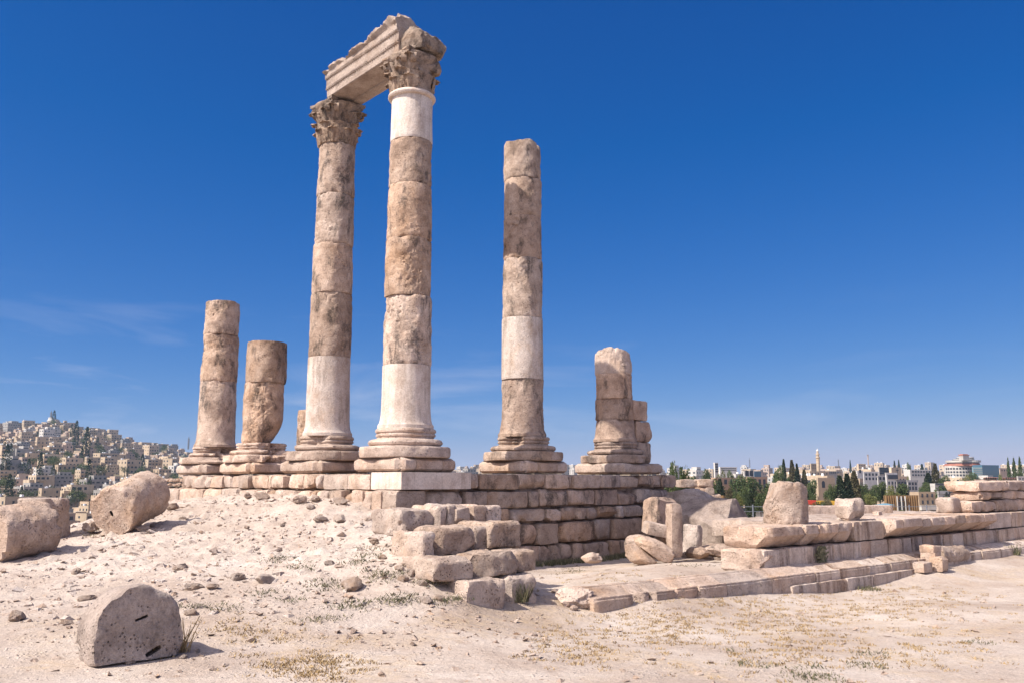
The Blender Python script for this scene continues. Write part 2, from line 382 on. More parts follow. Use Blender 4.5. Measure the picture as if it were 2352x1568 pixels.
def lathe_shape(prof, segs=80, amp=0.01, chip=0.0, seed=None, octo=0.0, bites=()):
    seed = seed or nseed(); so = np.array([seed * 2.9, seed * 1.1, seed * 0.7])
    # resample the outline finely
    pts = [prof[0]]
    for a, b_ in zip(prof[:-1], prof[1:]):
        n = max(1, int(math.hypot(b_[0] - a[0], b_[1] - a[1]) / 0.03))
        for i in range(1, n + 1): pts.append((a[0] + (b_[0] - a[0]) * i / n, a[1] + (b_[1] - a[1]) * i / n))
    th = np.linspace(0, 2 * np.pi, segs, endpoint=False)
    P = np.array([[(r * math.cos(t_), r * math.sin(t_), z) for t_ in th] for r, z in pts]).reshape(-1, 3)
    rad = np.hypot(P[:, 0], P[:, 1]); ang = np.arctan2(P[:, 1], P[:, 0])
    out = np.stack([np.cos(ang), np.sin(ang), 0 * ang], 1)
    dr = amp * (1.2 * fbm(P * 2 + so, 3) + 1.1 * fbm(P * 7 + so, 3, 0.6))
    ch = np.maximum(0, fbm(P * np.array([1.9, 1.9, 1.2]) + so + 11, 3, 0.5) - 0.05) * chip * 4
    dr -= np.minimum(ch, rad * 0.25)
    if octo:
        k8 = np.cos(np.pi / 8) / np.cos(((ang + 0.2) % (np.pi / 4)) - np.pi / 8); dr += (k8 - 0.965) * rad * octo
    for (a0, half, depth, z0, z1) in bites:
        da = np.abs((ang - a0 + np.pi) % (2 * np.pi) - np.pi)
        zz = np.clip(1 - np.maximum(np.maximum(z0 - P[:, 2], P[:, 2] - z1), 0) / 0.04, 0, 1)
        k = np.clip(1.4 - 1.4 * da / half + 0.5 * perlin(P * 5 + so), 0, 1) * zz
        dr -= k * depth * (1 + 0.7 * fbm(P * 5 + so, 3))
    P = P + out * dr[:, None] * (rad > 0.02)[:, None]
    P[:, 2] += amp * 0.6 * fbm(P * 4 + so + 5, 3)
    n = len(pts); Fc = []
    for i in range(n - 1):
        for j in range(segs):
            a = i * segs + j; b_ = i * segs + (j + 1) % segs
            Fc.append((a, b_, b_ + segs, a + segs))
    return P, Fc
def rot_pts(P, R3, loc=(0, 0, 0)): return P @ np.array(R3).T + np.array(loc)
def euler3(rx, ry, rz):
    from mathutils import Euler
    return np.array(Euler((rx, ry, rz)).to_matrix())
def merge(parts):
    V, Fc, o = [], [], 0
    for v, f in parts:
        V.append(np.asarray(v)); Fc += [tuple(i + o for i in q) for q in f]; o += len(v)
    return np.concatenate(V), Fc

# ------------------------------------------------------------------ plan of the place
U = (math.cos(math.radians(46.5)), math.sin(math.radians(46.5)))     # right side of the podium, running back
Vd = (-0.69, 0.724)                                                   # front of the podium, running back to the left
NR, NL = (U[1], -U[0]), (-Vd[1], Vd[0])                               # outward normals of the two faces
C2 = (-2.34, 19.2)
KX, KY = C2[0] + 1.0 * NR[0] + 0.88 * NL[0], C2[1] + 1.0 * NR[1] + 0.88 * NL[1]
K = (KX, KY)
Z_STY, Z_C1, Z_C2, Z_C3, Z_C4, Z_C5 = 1.85, 1.49, 1.06, 0.72, 0.19, -0.34
RU, RV = math.atan2(U[1], U[0]), math.atan2(Vd[1], Vd[0])
M0, MD = (1.38, 13.5), (math.cos(math.radians(40.3)), math.sin(math.radians(40.3)))
MN = (MD[1], -MD[0])
W0, WD = (4.87, 17.1), (math.cos(math.radians(41)), math.sin(math.radians(41)))
WN = (WD[1], -WD[0]); RW, RM = math.radians(41), math.radians(40.3)

# ------------------------------------------------------------------ the ground near the camera
ctrl = [(-10, 2, 0.0), (0, 2, -.15), (8, 2, -.2), (18, 2, -.2), (-22, 4, 0.1), (-20, 12, 0.25), (0, 9, -.14), (4, 10, -.26), (10, 12, -.32), (16, 18, -.36), (22, 22, -.36), (28, 12, -.3),
        (1.5, 13.1, -.36), (3.5, 14.8, -.37), (5.0, 15.9, -.44), (6.5, 17.2, -.54), (8, 18.5, -.52), (11, 21.1, -.40), (14.6, 24.2, -.36), (20, 29, -.36), (2.2, 12.2, -.33), (7, 15.5, -.36), (5.4, 21.5, -.26), (5.8, 22.8, -.2), (6.4, 20.6, -.12), (12.6, 23.4, -.2), (14.2, 24.9, -.2),
        (0.9, 14.0, -.14), (2.0, 15.0, -.06), (3.4, 16.6, -.05), (1.5, 17.5, -.1), (3.5, 21.0, -.22), (5.2, 23.2, -.2), (0, 15.5, -.12), (0.0, 18.0, -.2), (0.6, 20.2, -.28), (2.4, 22.6, -.3), (4.4, 19.0, -.08),
        (8.5, 22.5, .3), (12, 26, .55), (9, 29, .45), (14, 33, .5), (20, 34, .4), (26, 34, .2), (5, 31, .5), (0, 34, .5),
        (-4, 26, 1.25), (-7, 29, 1.0), (0, 26, .5), (-12, 19, .42), (-13, 24, .2), (-16, 17, .25)]
for (x, y, D) in [(600, 1131, 22.3), (600, 1200, 17.5), (600, 1300, 13.3), (600, 1400, 11.1), (600, 1480, 9.8), (800, 1150, 19.4), (800, 1250, 14.8), (800, 1350, 12.2), (800, 1430, 10.9),
                  (905, 1192, 17.6), (960, 1225, 15.4), (1000, 1290, 13.2), (1050, 1372, 12.3), (1000, 1400, 11.8), (1150, 1405, 12.6), (1230, 1402, 12.9), (300, 1200, 18.5), (300, 1300, 13.8), (300, 1400, 11.0), (310, 1505, 9.2),
                  (100, 1250, 16.0), (0, 1290, 14.5), (0, 1400, 11.0), (50, 1500, 9.1), (400, 1152, 24.0), (500, 1141, 23.6), (700, 1140, 20.6), (850, 1166, 18.4), (1100, 1450, 10.9), (400, 1240, 16.2), (700, 1240, 15.6)]:
    ctrl.append(at(x, y, D))
ctrl = np.array(ctrl)
def tps(r): return np.where(r > 1e-9, r * r * np.log(np.maximum(r, 1e-9)), 0)
_n = len(ctrl); _A = np.zeros((_n + 3, _n + 3))
_A[:_n, :_n] = tps(np.hypot(ctrl[:, None, 0] - ctrl[None, :, 0], ctrl[:, None, 1] - ctrl[None, :, 1])) + np.eye(_n) * 0.12
_A[:_n, _n] = 1; _A[:_n, _n + 1:] = ctrl[:, :2]; _A[_n, :_n] = 1; _A[_n + 1:, :_n] = ctrl[:, :2].T
_W = np.linalg.solve(_A, np.concatenate([ctrl[:, 2], [0, 0, 0]]))
def gz_smooth(X, Y):
    X, Y = np.atleast_1d(np.asarray(X, float)), np.atleast_1d(np.asarray(Y, float))
    Z = _W[_n] + _W[_n + 1] * X + _W[_n + 2] * Y
    for i in range(_n): Z = Z + _W[i] * tps(np.hypot(X - ctrl[i, 0], Y - ctrl[i, 1]))
    Z = np.clip(Z, -0.5, 1.5)
    ex = np.maximum(0, -9.7 - X); ey = np.maximum(0, Y - 18.3)
    Z = Z - np.minimum(ex, ey) * 0.9
    ye = 36 - 7.2 * np.clip((X - 2) / 4, 0, 1)
    Z = Z - np.maximum(0, Y - ye) * 0.7 - np.maximum(0, -21 - X) * 0.3
    return Z
def bumps(X, Y):
    P3 = np.stack([X, Y, 0 * X], 1)
    md = np.clip((gz_smooth(X, Y) - 0.0) / 0.5, 0.0, 1.0)
    a = fbm(P3 * 0.55 + 3, 3) * 0.05 * (0.4 + md)
    b_ = fbm(P3 * 2.3 + 8, 4, 0.55) * (0.012 + 0.05 * md)
    c_ = np.maximum(0, fbm(P3 * 5.2 + 21, 3, 0.6) - 0.12) * (0.02 + 0.13 * md)
    return a + b_ + c_
def gz(x, y):
    X, Y = np.atleast_1d(float(x)), np.atleast_1d(float(y))
    return float((gz_smooth(X, Y) + bumps(X, Y))[0])
def gpick(x, y):
    """the ground point seen at picture position x, y"""
    a, r = az(x, y), ratio(y); lo = 4.0
    D = np.linspace(4, 36, 640); Z = gz_smooth(a * D, D) + bumps(a * D, D)
    hit = np.nonzero(Z >= EYE + r * D)[0]
    d = D[hit[0]] if len(hit) else 20.0
    return (a * d, d, gz(a * d, d))
xs = np.concatenate([np.arange(-26, -12, .2), np.arange(-12, 10, .065), np.arange(10, 18, .1), np.arange(18, 34, .3)])
ys = np.concatenate([np.arange(1.0, 6.5, .2), np.arange(6.5, 16, .055), np.arange(16, 26, .09), np.arange(26, 42.1, .3)])
GX, GY = np.meshgrid(xs, ys); gx, gy = GX.ravel(), GY.ravel()
gzv = gz_smooth(gx, gy) + bumps(gx, gy)
nx_, ny_ = len(xs), len(ys)
ii, jj = np.meshgrid(np.arange(nx_ - 1), np.arange(ny_ - 1)); a_ = (jj * nx_ + ii).ravel()
gf = np.stack([a_, a_ + 1, a_ + 1 + nx_, a_ + nx_], 1)
def ground_mat():
    m, t, b = base_mat('dusty_ground', 0.95); lk = t.links.new
    g = N(t, 'ShaderNodeNewGeometry'); P = g.outputs['Position']
    def noise(sc, det=6, ro=0.6, dist=0.0, vec=None):
        n = N(t, 'ShaderNodeTexNoise'); n.inputs['Scale'].default_value = sc; n.inputs['Detail'].default_value = det; n.inputs['Roughness'].default_value = ro; n.inputs['Distortion'].default_value = dist
        lk(vec or P, n.inputs['Vector']); return n.outputs['Fac']
    c = ramp(t, [(0.28, (0.32, 0.242, 0.192)), (0.42, (0.43, 0.342, 0.282)), (0.56, (0.51, 0.425, 0.362)), (0.72, (0.60, 0.525, 0.465))]); lk(noise(0.45, 10, 0.66, 0.3), c.inputs[0])
    # dry yellow growth on the flat part
    sp = N(t, 'ShaderNodeSeparateXYZ'); lk(P, sp.inputs[0])
    y1 = ramp(t, [(0.48, 0.0), (0.62, 0.62)]); lk(noise(0.6, 8, 0.68, 0.6), y1.inputs[0])
    y2 = N(t, 'ShaderNodeMapRange'); y2.inputs['From Min'].default_value = 0.25; y2.inputs['From Max'].default_value = -0.1; lk(sp.outputs['Z'], y2.inputs['Value'])
    yb = ramp(t, [(0.40, 0.15), (0.6, 1.0)]); lk(noise(9, 5, 0.7), yb.inputs[0])
    ym = N(t, 'ShaderNodeMath', operation='MULTIPLY'); lk(y1.outputs[0], ym.inputs[0]); lk(y2.outputs[0], ym.inputs[1])
    ym2 = N(t, 'ShaderNodeMath', operation='MULTIPLY'); lk(ym.outputs[0], ym2.inputs[0]); lk(yb.outputs[0], ym2.inputs[1])
    my = N(t, 'ShaderNodeMix', data_type='RGBA'); my.inputs['B'].default_value = (0.49, 0.36, 0.225, 1); lk(ym2.outputs[0], my.inputs['Factor']); lk(c.outputs[0], my.inputs['A'])
    # brown earth patches and grit
    d1 = ramp(t, [(0.56, 0.0), (0.72, 0.55)]); lk(noise(1.6, 8, 0.7), d1.inputs[0])
    md = N(t, 'ShaderNodeMix', data_type='RGBA'); md.inputs['B'].default_value = (0.30, 0.20, 0.145, 1); lk(d1.outputs[0], md.inputs['Factor']); lk(my.outputs['Result'], md.inputs['A'])
    gr = ramp(t, [(0.3, 0.6), (0.5, 0.98), (0.72, 1.16)]); lk(noise(26, 7, 0.8), gr.inputs[0])
    mg = N(t, 'ShaderNodeMix', data_type='RGBA', blend_type='MULTIPLY'); mg.inputs['Factor'].default_value = 1; lk(md.outputs['Result'], mg.inputs['A']); lk(gr.outputs[0], mg.inputs['B'])
    vo = N(t, 'ShaderNodeTexVoronoi'); vo.inputs['Scale'].default_value = 17; lk(P, vo.inputs['Vector'])
    pb = ramp(t, [(0.05, 1.0), (0.32, 0.0)]); lk(vo.outputs['Distance'], pb.inputs[0])
    pk = ramp(t, [(0.5, 0.0), (0.6, 1.0)]); lk(noise(3.0, 4, 0.6), pk.inputs[0])
    pm = N(t, 'ShaderNodeMath', operation='MULTIPLY'); lk(pb.outputs[0], pm.inputs[0]); lk(pk.outputs[0], pm.inputs[1])
    pcol = N(t, 'ShaderNodeMix', data_type='RGBA'); pcol.inputs['B'].default_value = (0.62, 0.53, 0.46, 1)
    pf = N(t, 'ShaderNodeMath', operation='MULTIPLY'); pf.inputs[1].default_value = 0.5; lk(pm.outputs[0], pf.inputs[0]); lk(pf.outputs[0], pcol.inputs['Factor']); lk(mg.outputs['Result'], pcol.inputs['A'])
    lk(pcol.outputs['Result'], b.inputs['Base Color'])
    a1 = N(t, 'ShaderNodeMath', operation='MULTIPLY'); a1.inputs[1].default_value = 0.6; lk(noise(6, 9, 0.72), a1.inputs[0])
    a2 = N(t, 'ShaderNodeMath', operation='MULTIPLY_ADD'); a2.inputs[1].default_value = 0.35; lk(pm.outputs[0], a2.inputs[0]); lk(a1.outputs[0], a2.inputs[2])
    a3 = N(t, 'ShaderNodeMath', operation='MULTIPLY_ADD'); a3.inputs[1].default_value = 0.12; lk(noise(55, 3, 0.7), a3.inputs[0]); lk(a2.outputs[0], a3.inputs[2])
    bp = N(t, 'ShaderNodeBump'); bp.inputs['Strength'].default_value = 0.9; bp.inputs['Distance'].default_value = 0.09; lk(a3.outputs[0], bp.inputs['Height']); lk(bp.outputs[0], b.inputs['Normal'])
    return m
GROUND = ground_mat()
go = link('ground', make_mesh('ground', np.stack([gx, gy, gzv], 1), gf, GROUND, sharp=0)); tag(go, kind='structure')

# ------------------------------------------------------------------ podium masonry
def wall_block(parent, P, d, rz, nrm, x0, x1, z0, z1, deep=0.7, inset=0.0, mat=BLOCK, name='stone_block', gap=0.012, **kw):
    """one ashlar of a wall whose face runs from P along d; x0, x1 are metres along it"""
    lo, hi = min(x0, x1) + gap / 2, max(x0, x1) - gap / 2
    lx, lz = hi - lo, z1 - z0
    if lx < 0.05: return None
    mid = (lo + hi) / 2
    kw.setdefault('cell', max(0.045, min(0.08, lx / 5)))
    V, Fc = rough_box(lx, deep, lz - gap, **kw)
    cx = P[0] + d[0] * mid - nrm[0] * (deep / 2 + inset); cy = P[1] + d[1] * mid - nrm[1] * (deep / 2 + inset)
    # local x along the wall, local -y outward
    ang = math.atan2(d[1], d[0])
    ox, oy = math.sin(ang), -math.cos(ang)
    if ox * nrm[0] + oy * nrm[1] < 0:
        ang += math.pi
    return link(name, make_mesh(name, V, Fc, mat), parent, (cx, cy, z0), ang)
R = random.Random(5)
podium = thing('podium', 'long stepped podium of rough ashlar blocks carrying the temple columns', 'podium', (K[0], K[1], 0))
def z3(zx): return 1031.6 + 0.2512 * zx
def z4(zx): return 844 + 0.2093 * zx
def z2(zx): return 619 + 0.2093 * zx
def z6(zx): return 0.303 * zx
def course(bounds, P, d, rz, nrm, z0, z1, inset, mats=(BLOCK,), skip=(), **kw):
    for i, (a, b_) in enumerate(zip(bounds[:-1], bounds[1:])):
        if i in skip: continue
        s0, s1 = along(a, P, d), along(b_, P, d)
        wall_block(podium, P, d, rz, nrm, s0, s1, z0 + R.uniform(-.02, .015), z1 + R.uniform(-.03, .0), inset=inset + R.uniform(-.05, .045), mat=R.choice(mats), r=R.uniform(.03, .065), amp=R.uniform(.014, .028), chip=R.uniform(.06, .17), gap=R.uniform(.012, .04), **kw)
Rm = (BLOCK, BLOCK, DARK, OLD)
course([z3(q) for q in (190, 297, 662, 902, 1104, 1141, 1396, 1585, 1760, 1885, 1955, 2080)], K, U, RU, NR, Z_C1, Z_STY, 0.03, Rm, deep=0.9)
course([912, 988, 1072, 1124, 1221, 1243] + [z3(q) for q in (1110, 1358, 1565, 1740, 1860, 2030)], K, U, RU, NR, Z_C2, Z_C1, 0.05, Rm, deep=0.8)
course([1060, 1100] + [z3(q) for q in (480, 600, 885, 1020, 1172, 1268, 1370, 1545, 1590, 1785, 1900, 2020)], K, U, RU, NR, Z_C3, Z_C2, 0.03, Rm, deep=0.8)
course([1080, 1140] + [z3(q) for q in (655, 815, 1010, 1325, 1505, 1770, 1960)], K, U, RU, NR, Z_C4, Z_C3, 0.0, Rm, deep=0.8)
course([z3(q) for q in (500, 590, 665, 805, 845, 930, 1025, 1125, 1215, 1360, 1470, 1560, 1625, 1720, 1850)], K, U, RU, NR, Z_C5, Z_C4, -0.03, (DARK, BLOCK), deep=0.7)
Lm = (LIGHTB, BLOCK, OLD, LIGHTB)
course([884, z2(1090), z2(830), z2(560), z2(490), z2(340), z2(155), z2(0)] + [z6(q) for q in (2015, 1880, 1800, 1745, 1675, 1580, 1530, 1380)], K, Vd, RV, NL, Z_C1, Z_STY, 0.03, Lm, deep=0.9)
course([912, z2(1300), z2(1190), z2(1090), z2(950), z2(860), z2(710), z2(610), z2(530), z2(445), z2(330), z2(195), z2(100), z2(30)] + [z6(q) for q in (2050, 1975, 1830, 1700, 1560, 1480, 1380, 1290)], K, Vd, RV, NL, Z_C2 - .25, Z_C1, -0.12, Lm, deep=0.8)
# the new white corner block
V, Fc = rough_box(along(1080, K, U) + 0.02, 1.0, Z_STY - Z_C1 - 0.005, r=0.008, amp=0.002, chip=0.004, cell=0.08)
lx = along(1080, K, U)
wb = link('corner_block', make_mesh('corner_block', V, Fc, WHITE), podium, (K[0] + U[0] * lx / 2 - NR[0] * 0.48, K[1] + U[1] * lx / 2 - NR[1] * 0.48, Z_C1), RU)
wb['label'] = 'new smooth white corner block'
# rubble core
core_v = []
e1 = along(1545, K, U); e2 = along(z6(1300), K, Vd)
for s_u, s_v in ((0.35, 0.3), (e1, 0.3), (e1, e2), (0.35, e2)):
    core_v.append((K[0] + U[0] * s_u + Vd[0] * s_v, K[1] + U[1] * s_u + Vd[1] * s_v))
cv = [(x, y, z) for z in (-0.3, Z_STY - 0.03) for x, y in core_v]
core = link('core', make_mesh('core', [tuple(Vector(q) - Vector((K[0], K[1], 0))) for q in cv], [(3, 2, 1, 0), (4, 5, 6, 7), (0, 1, 5, 4), (1, 2, 6, 5), (2, 3, 7, 6), (3, 0, 4, 7)], DARK, smooth=False), podium, (K[0], K[1], 0))

# ------------------------------------------------------------------ columns
def plinth(parent, c, half, mat, stones=2, z0=Z_STY, h=0.30, halfu=None, bulge=0.11):
    """square plinth with a fat half-round edge, laid in a few stones"""
    halfu = halfu or half
    cuts = {1: [(-1, 1)], 2: [(-1, 0.35), (0.35, 1)], 3: [(-1, -0.45), (-0.45, 0.4), (0.4, 1)]}[stones]
    for a, b_ in cuts:
        lx, ly = (b_ - a) * halfu - 0.01, 2 * half
        seed = nseed(); V, Fc = grid_box(lx, ly, h, 0.055)
        hh = np.array([lx, ly, h]) / 2
        t_ = np.clip(V[:, 2] / hh[2], -1, 1)
        prof = np.sqrt(np.maximum(0, 1 - np.abs(t_) ** 3.2))
        inx = np.ones(len(V))
        shrink = 0.12 * (1 - prof)
        P = V.copy()
        outer_l, outer_r = a <= -0.99, b_ >= 0.99
        sxm = np.clip(np.abs(V[:, 0]) / hh[0], 0, 1) ** 6; sym = np.clip(np.abs(V[:, 1]) / hh[1], 0, 1) ** 6
        lr = np.where(V[:, 0] < 0, outer_l, outer_r)
        end_sh = np.where(lr, shrink, 0.02 * (np.abs(t_) > 0.9))
        P[:, 0] -= np.sign(V[:, 0]) * end_sh * sxm
        P[:, 1] -= np.sign(V[:, 1]) * shrink * sym
        # round the plan corners
        cx_ = np.maximum(0, np.abs(V[:, 0]) - (hh[0] - 0.16)) / 0.16 * lr; cy_ = np.maximum(0, np.abs(V[:, 1]) - (hh[1] - 0.16)) / 0.16
        k = np.minimum(cx_, cy_) * 0.10
        P[:, 0] -= np.sign(V[:, 0]) * k; P[:, 1] -= np.sign(V[:, 1]) * k
        so = seed * 1.93
        n_ = V / np.maximum(np.linalg.norm(V, axis=1), 1e-6)[:, None]
        P += n_ * (0.022 * fbm(V * 2.6 + so, 4) - 0.12 * np.maximum(0, perlin(V * 2.8 + so + 9) - 0.22))[:, None]
        P[:, 2] += h / 2
        mid = (a + b_) / 2 * halfu
        link('plinth_stone', make_mesh('plinth_stone', P, Fc, mat), parent, (c[0] + U[0] * mid, c[1] + U[1] * mid, z0), RU)
BASE_PROF = [(0.0, 0.0), (0.95, 0.0), (0.985, 0.015), (1.0, 0.06), (0.995, 0.19), (0.975, 0.222), (0.80, 0.232), (0.775, 0.245), (0.81, 0.27), (0.825, 0.31), (0.80, 0.355), (0.75, 0.375),
             (0.655, 0.385), (0.63, 0.40), (0.625, 0.42), (0.655, 0.44), (0.66, 0.465), (0.64, 0.49), (0.635, 0.50), (0.665, 0.52), (0.672, 0.55), (0.655, 0.585), (0.62, 0.60), (0.0, 0.60)]
def base(parent, c, z0, z1, mat, chip=0.05, octo=0.0, bites=(), scale=1.0):
    k = (z1 - z0) / 0.60
    V, Fc = lathe_shape([(r * scale, z * k) for r, z in BASE_PROF], amp=0.014, chip=chip, octo=octo, bites=bites)
    return link('base', make_mesh('base', V, Fc, mat), parent, (c[0], c[1], z0), 0)
def foot_shape(r, hgt, r1, h_fl=0.30, seed=None, **kw):
    """lowest drum with its flare and fillet"""
    V, Fc = drum_shape(r, r1, hgt, seed=seed, gap=0.0, rows=max(14, int(hgt / 0.035)), **kw)
    z = V[:, 2]; rad = np.hypot(V[:, 0], V[:, 1])
    fl = np.where(z < 0.075, 0.072, 0.058 * np.exp(-(z - 0.075) / (h_fl * 0.42)))
    k = (rad + fl) / np.maximum(rad, 1e-6)
    sel = rad > r * 0.8
    V[sel, 0] *= k[sel]; V[sel, 1] *= k[sel]
    return V, Fc
def drum(parent, c, z0, z1, r0, r1, mat, name='drum', dx=0.0, dy=0.0, rz=None, **kw):
    V, Fc = drum_shape(r0, r1, z1 - z0, **kw)
    return link(name, make_mesh(name, V, Fc, mat), parent, (c[0] + dx, c[1] + dy, z0), R.uniform(0, 6.28) if rz is None else rz)
def foot(parent, c, z0, z1, r0, r1, mat, rz=0.0, **kw):
    V, Fc = foot_shape(r0, z1 - z0, r1, **kw)
    return link('drum', make_mesh('drum', V, Fc, mat), parent, (c[0], c[1], z0), rz)
def rad_at(z): return 0.543 - 0.069 * ((z - 2.8) / 7.7) ** 1.25 if z > 2.8 else 0.543
def stack(parent, c, Df, rows, mats, top_kw=None, bumpy=None, wob=0.012):
    """rows: picture rows of the joints from the bottom up"""
    zs = [zat(y, Df) for y in rows]
    for i, m in enumerate(mats):
        z0, z1 = zs[i], zs[i + 1]
        kw = dict(amp=0.004, chip=0.006, gap=0.008, cap_amp=0.003) if m in (PALE, WHITE) else dict(amp=R.uniform(.011, .017), chip=R.uniform(.025, .05))
        if i == len(mats) - 1 and top_kw: kw.update(top_kw)
        if i == 0:
            kw.pop('gap', None); foot(parent, c, z0, z1, rad_at(z0), rad_at(z1), m, rz=R.uniform(0, 6.28) if m is OLD else 0.4, **kw)
        else:
            drum(parent, c, z0, z1, rad_at(z0), rad_at(z1), m, dx=R.uniform(-wob, wob), dy=R.uniform(-wob, wob), **kw)
    return zs
cols = {'A': ((az(496, 1000) * 25.97, 25.97)), 'B': ((az(602, 1000) * 23.91, 23.91)), '1': ((az(751, 1000) * 21.8, 21.8)), '2': C2, '3': ((az(1201, 1000) * 21.95, 21.95)), '4': ((az(1412, 1000) * 24.73, 24.73))}
GC = 'columns standing along the podium edge'
def column(key, label):
    c = cols[key]
    return thing('column', label, 'column', (c[0], c[1], Z_STY), 0, GC), c
ZB = Z_STY + 0.30
# second from the corner with its capital
k1, c = column('1', 'tall column with capital, second from the corner, pale foot below brown drums')
plinth(k1, c, 0.86, LIGHTB, 2)
base(k1, c, ZB, zat(999, 21.26), LIGHTB, chip=0.05, bites=[(-1.75, 0.5, 0.16, 0.36, 0.60), (-2.1, 0.5, 0.12, 0.0, 0.22)])
zs1 = stack(k1, c, 21.26, (999, 816, 667, 554, 439, 322), (PALE, OLD, OLD, OLD, OLD))
k2, c = column('2', 'tallest column at the podium corner with white restored drums at foot and top')
plinth(k2, c, 0.86, LIGHTB, 3)
base(k2, c, ZB, zat(981, 18.66), LIGHTB, chip=0.035)
zs2 = stack(k2, c, 18.66, (981, 834, 674, 540, 415, 310, 203), (WHITE, OLD, OLD, OLD, OLD, WHITE))
V, Fc = lathe_shape([(0.40, 0), (0.485, 0), (0.535, 0.015), (0.555, 0.05), (0.55, 0.085), (0.52, 0.10), (0.505, 0.125), (0.0, 0.125)], amp=0.003)
link('astragal', make_mesh('astragal', V, Fc, WHITE), k2, (c[0], c[1], zs2[-1] - 0.08))
k3, c = column('3', 'tall broken column without a capital standing alone, one pale drum near its foot')
plinth(k3, c, 0.86, LIGHTB, 3)
base(k3, c, ZB, zat(1001, 21.4), OLD, chip=0.05, octo=0.5, bites=[(-2.0, 0.5, 0.14, 0.34, 0.6)])
zs3 = stack(k3, c, 21.4, (1001, 867, 725, 588, 490, 402, 316), (DARK, PALE, OLD, DARK, OLD, OLD), top_kw=dict(top=lambda x, y: 0.10 * perlin(np.stack([x * 3, y * 3, 0 * x], 1) + 5) - 0.10 * np.maximum(0, -x - 0.25) * 2, chip=0.09, amp=0.022))
k4, c = column('4', 'short broken column with square pier behind it near the far end of podium')
plinth(k4, (c[0] + U[0] * 0.15, c[1] + U[1] * 0.15), 0.88, LIGHTB, 1, halfu=1.05)
base(k4, c, ZB, zat(1013, 24.2), DARK, chip=0.06, octo=0.35, bites=[(-2.2, 0.45, 0.12, 0.0, 0.22)], scale=0.96)
zs4 = stack(k4, c, 24.2, (1013, 962, 913, 856, 812), (DARK, DARK, OLD, LIGHTB), top_kw=dict(top=lambda x, y: 0.22 * np.clip((x * 0.9 + 0.25 * y) / 0.5, -1, 1) + 0.05 * perlin(np.stack([x * 4, y * 4, 0 * x], 1)), chip=0.04), wob=0.006)
for z0, z1, ext in ((zs4[0], zs4[1], 0.62), (zs4[1], zs4[2], 0.5)):
    V, Fc = rough_box(0.75, 0.78, z1 - z0 - 0.015, r=0.03, amp=0.02, chip=0.09)
    link('pier_block', make_mesh('pier_block', V, Fc, DARK), k4, (c[0] + U[0] * ext + 0.16, c[1] + U[1] * ext, z0), RU)
V, Fc = rough_box(0.8, 1.15, zs4[0] - ZB, r=0.05, amp=0.025, chip=0.1)
link('pier_base', make_mesh('pier_base', V, Fc, DARK), k4, (c[0] + U[0] * 0.55, c[1] + U[1] * 0.55, ZB), RU)
kB, c = column('B', 'stump of two drums with a flat top, second from the left end of podium')
plinth(kB, c, 0.84, LIGHTB, 2)
base(kB, c, ZB, zat(1016, 23.4), LIGHTB, chip=0.07, bites=[(-0.7, 0.7, 0.30, 0.0, 0.5)])
zB = [zat(1016, 23.4), zat(876, 23.4), zat(781, 23.4)]
def bite(P):
    k = np.clip((0.75 - P[:, 2]) / 0.75, 0, 1) ** 2 * np.clip((P[:, 0] + 0.05) / 0.5, 0, 1)
    P[:, 0] -= 0.38 * k; P[:, 1] += 0.12 * k
    return P
drum(kB, c, zB[0], zB[1], .545, .535, OLD, rz=0.15, amp=.014, chip=.04, bottom_bite=bite)
drum(kB, c, zB[1], zB[2], .55, .54, OLD, dx=.04, amp=.012, chip=.04)
kA, c = column('A', 'stump of three drums at the left end of the podium, leaning slightly')
plinth(kA, c, 0.84, LIGHTB, 1)
base(kA, c, ZB, zat(1025, 25.4), LIGHTB, chip=0.05, bites=[(-0.9, 0.9, 0.25, 0.1, 0.6)])
stack(kA, c, 25.4, (1025, 872, 764, 687), (OLD, OLD, OLD))
# a stump far behind, seen past the second column
cS = (az(712, 1000) * 33.0, 33.0)
kS = thing('column', 'narrow sunlit stump half hidden behind the second tall column', 'column', (cS[0], cS[1], 1.2), 0, GC)
drum(kS, cS, 1.2, zat(942, 33), .5, .48, OLD, amp=.015, chip=.05)

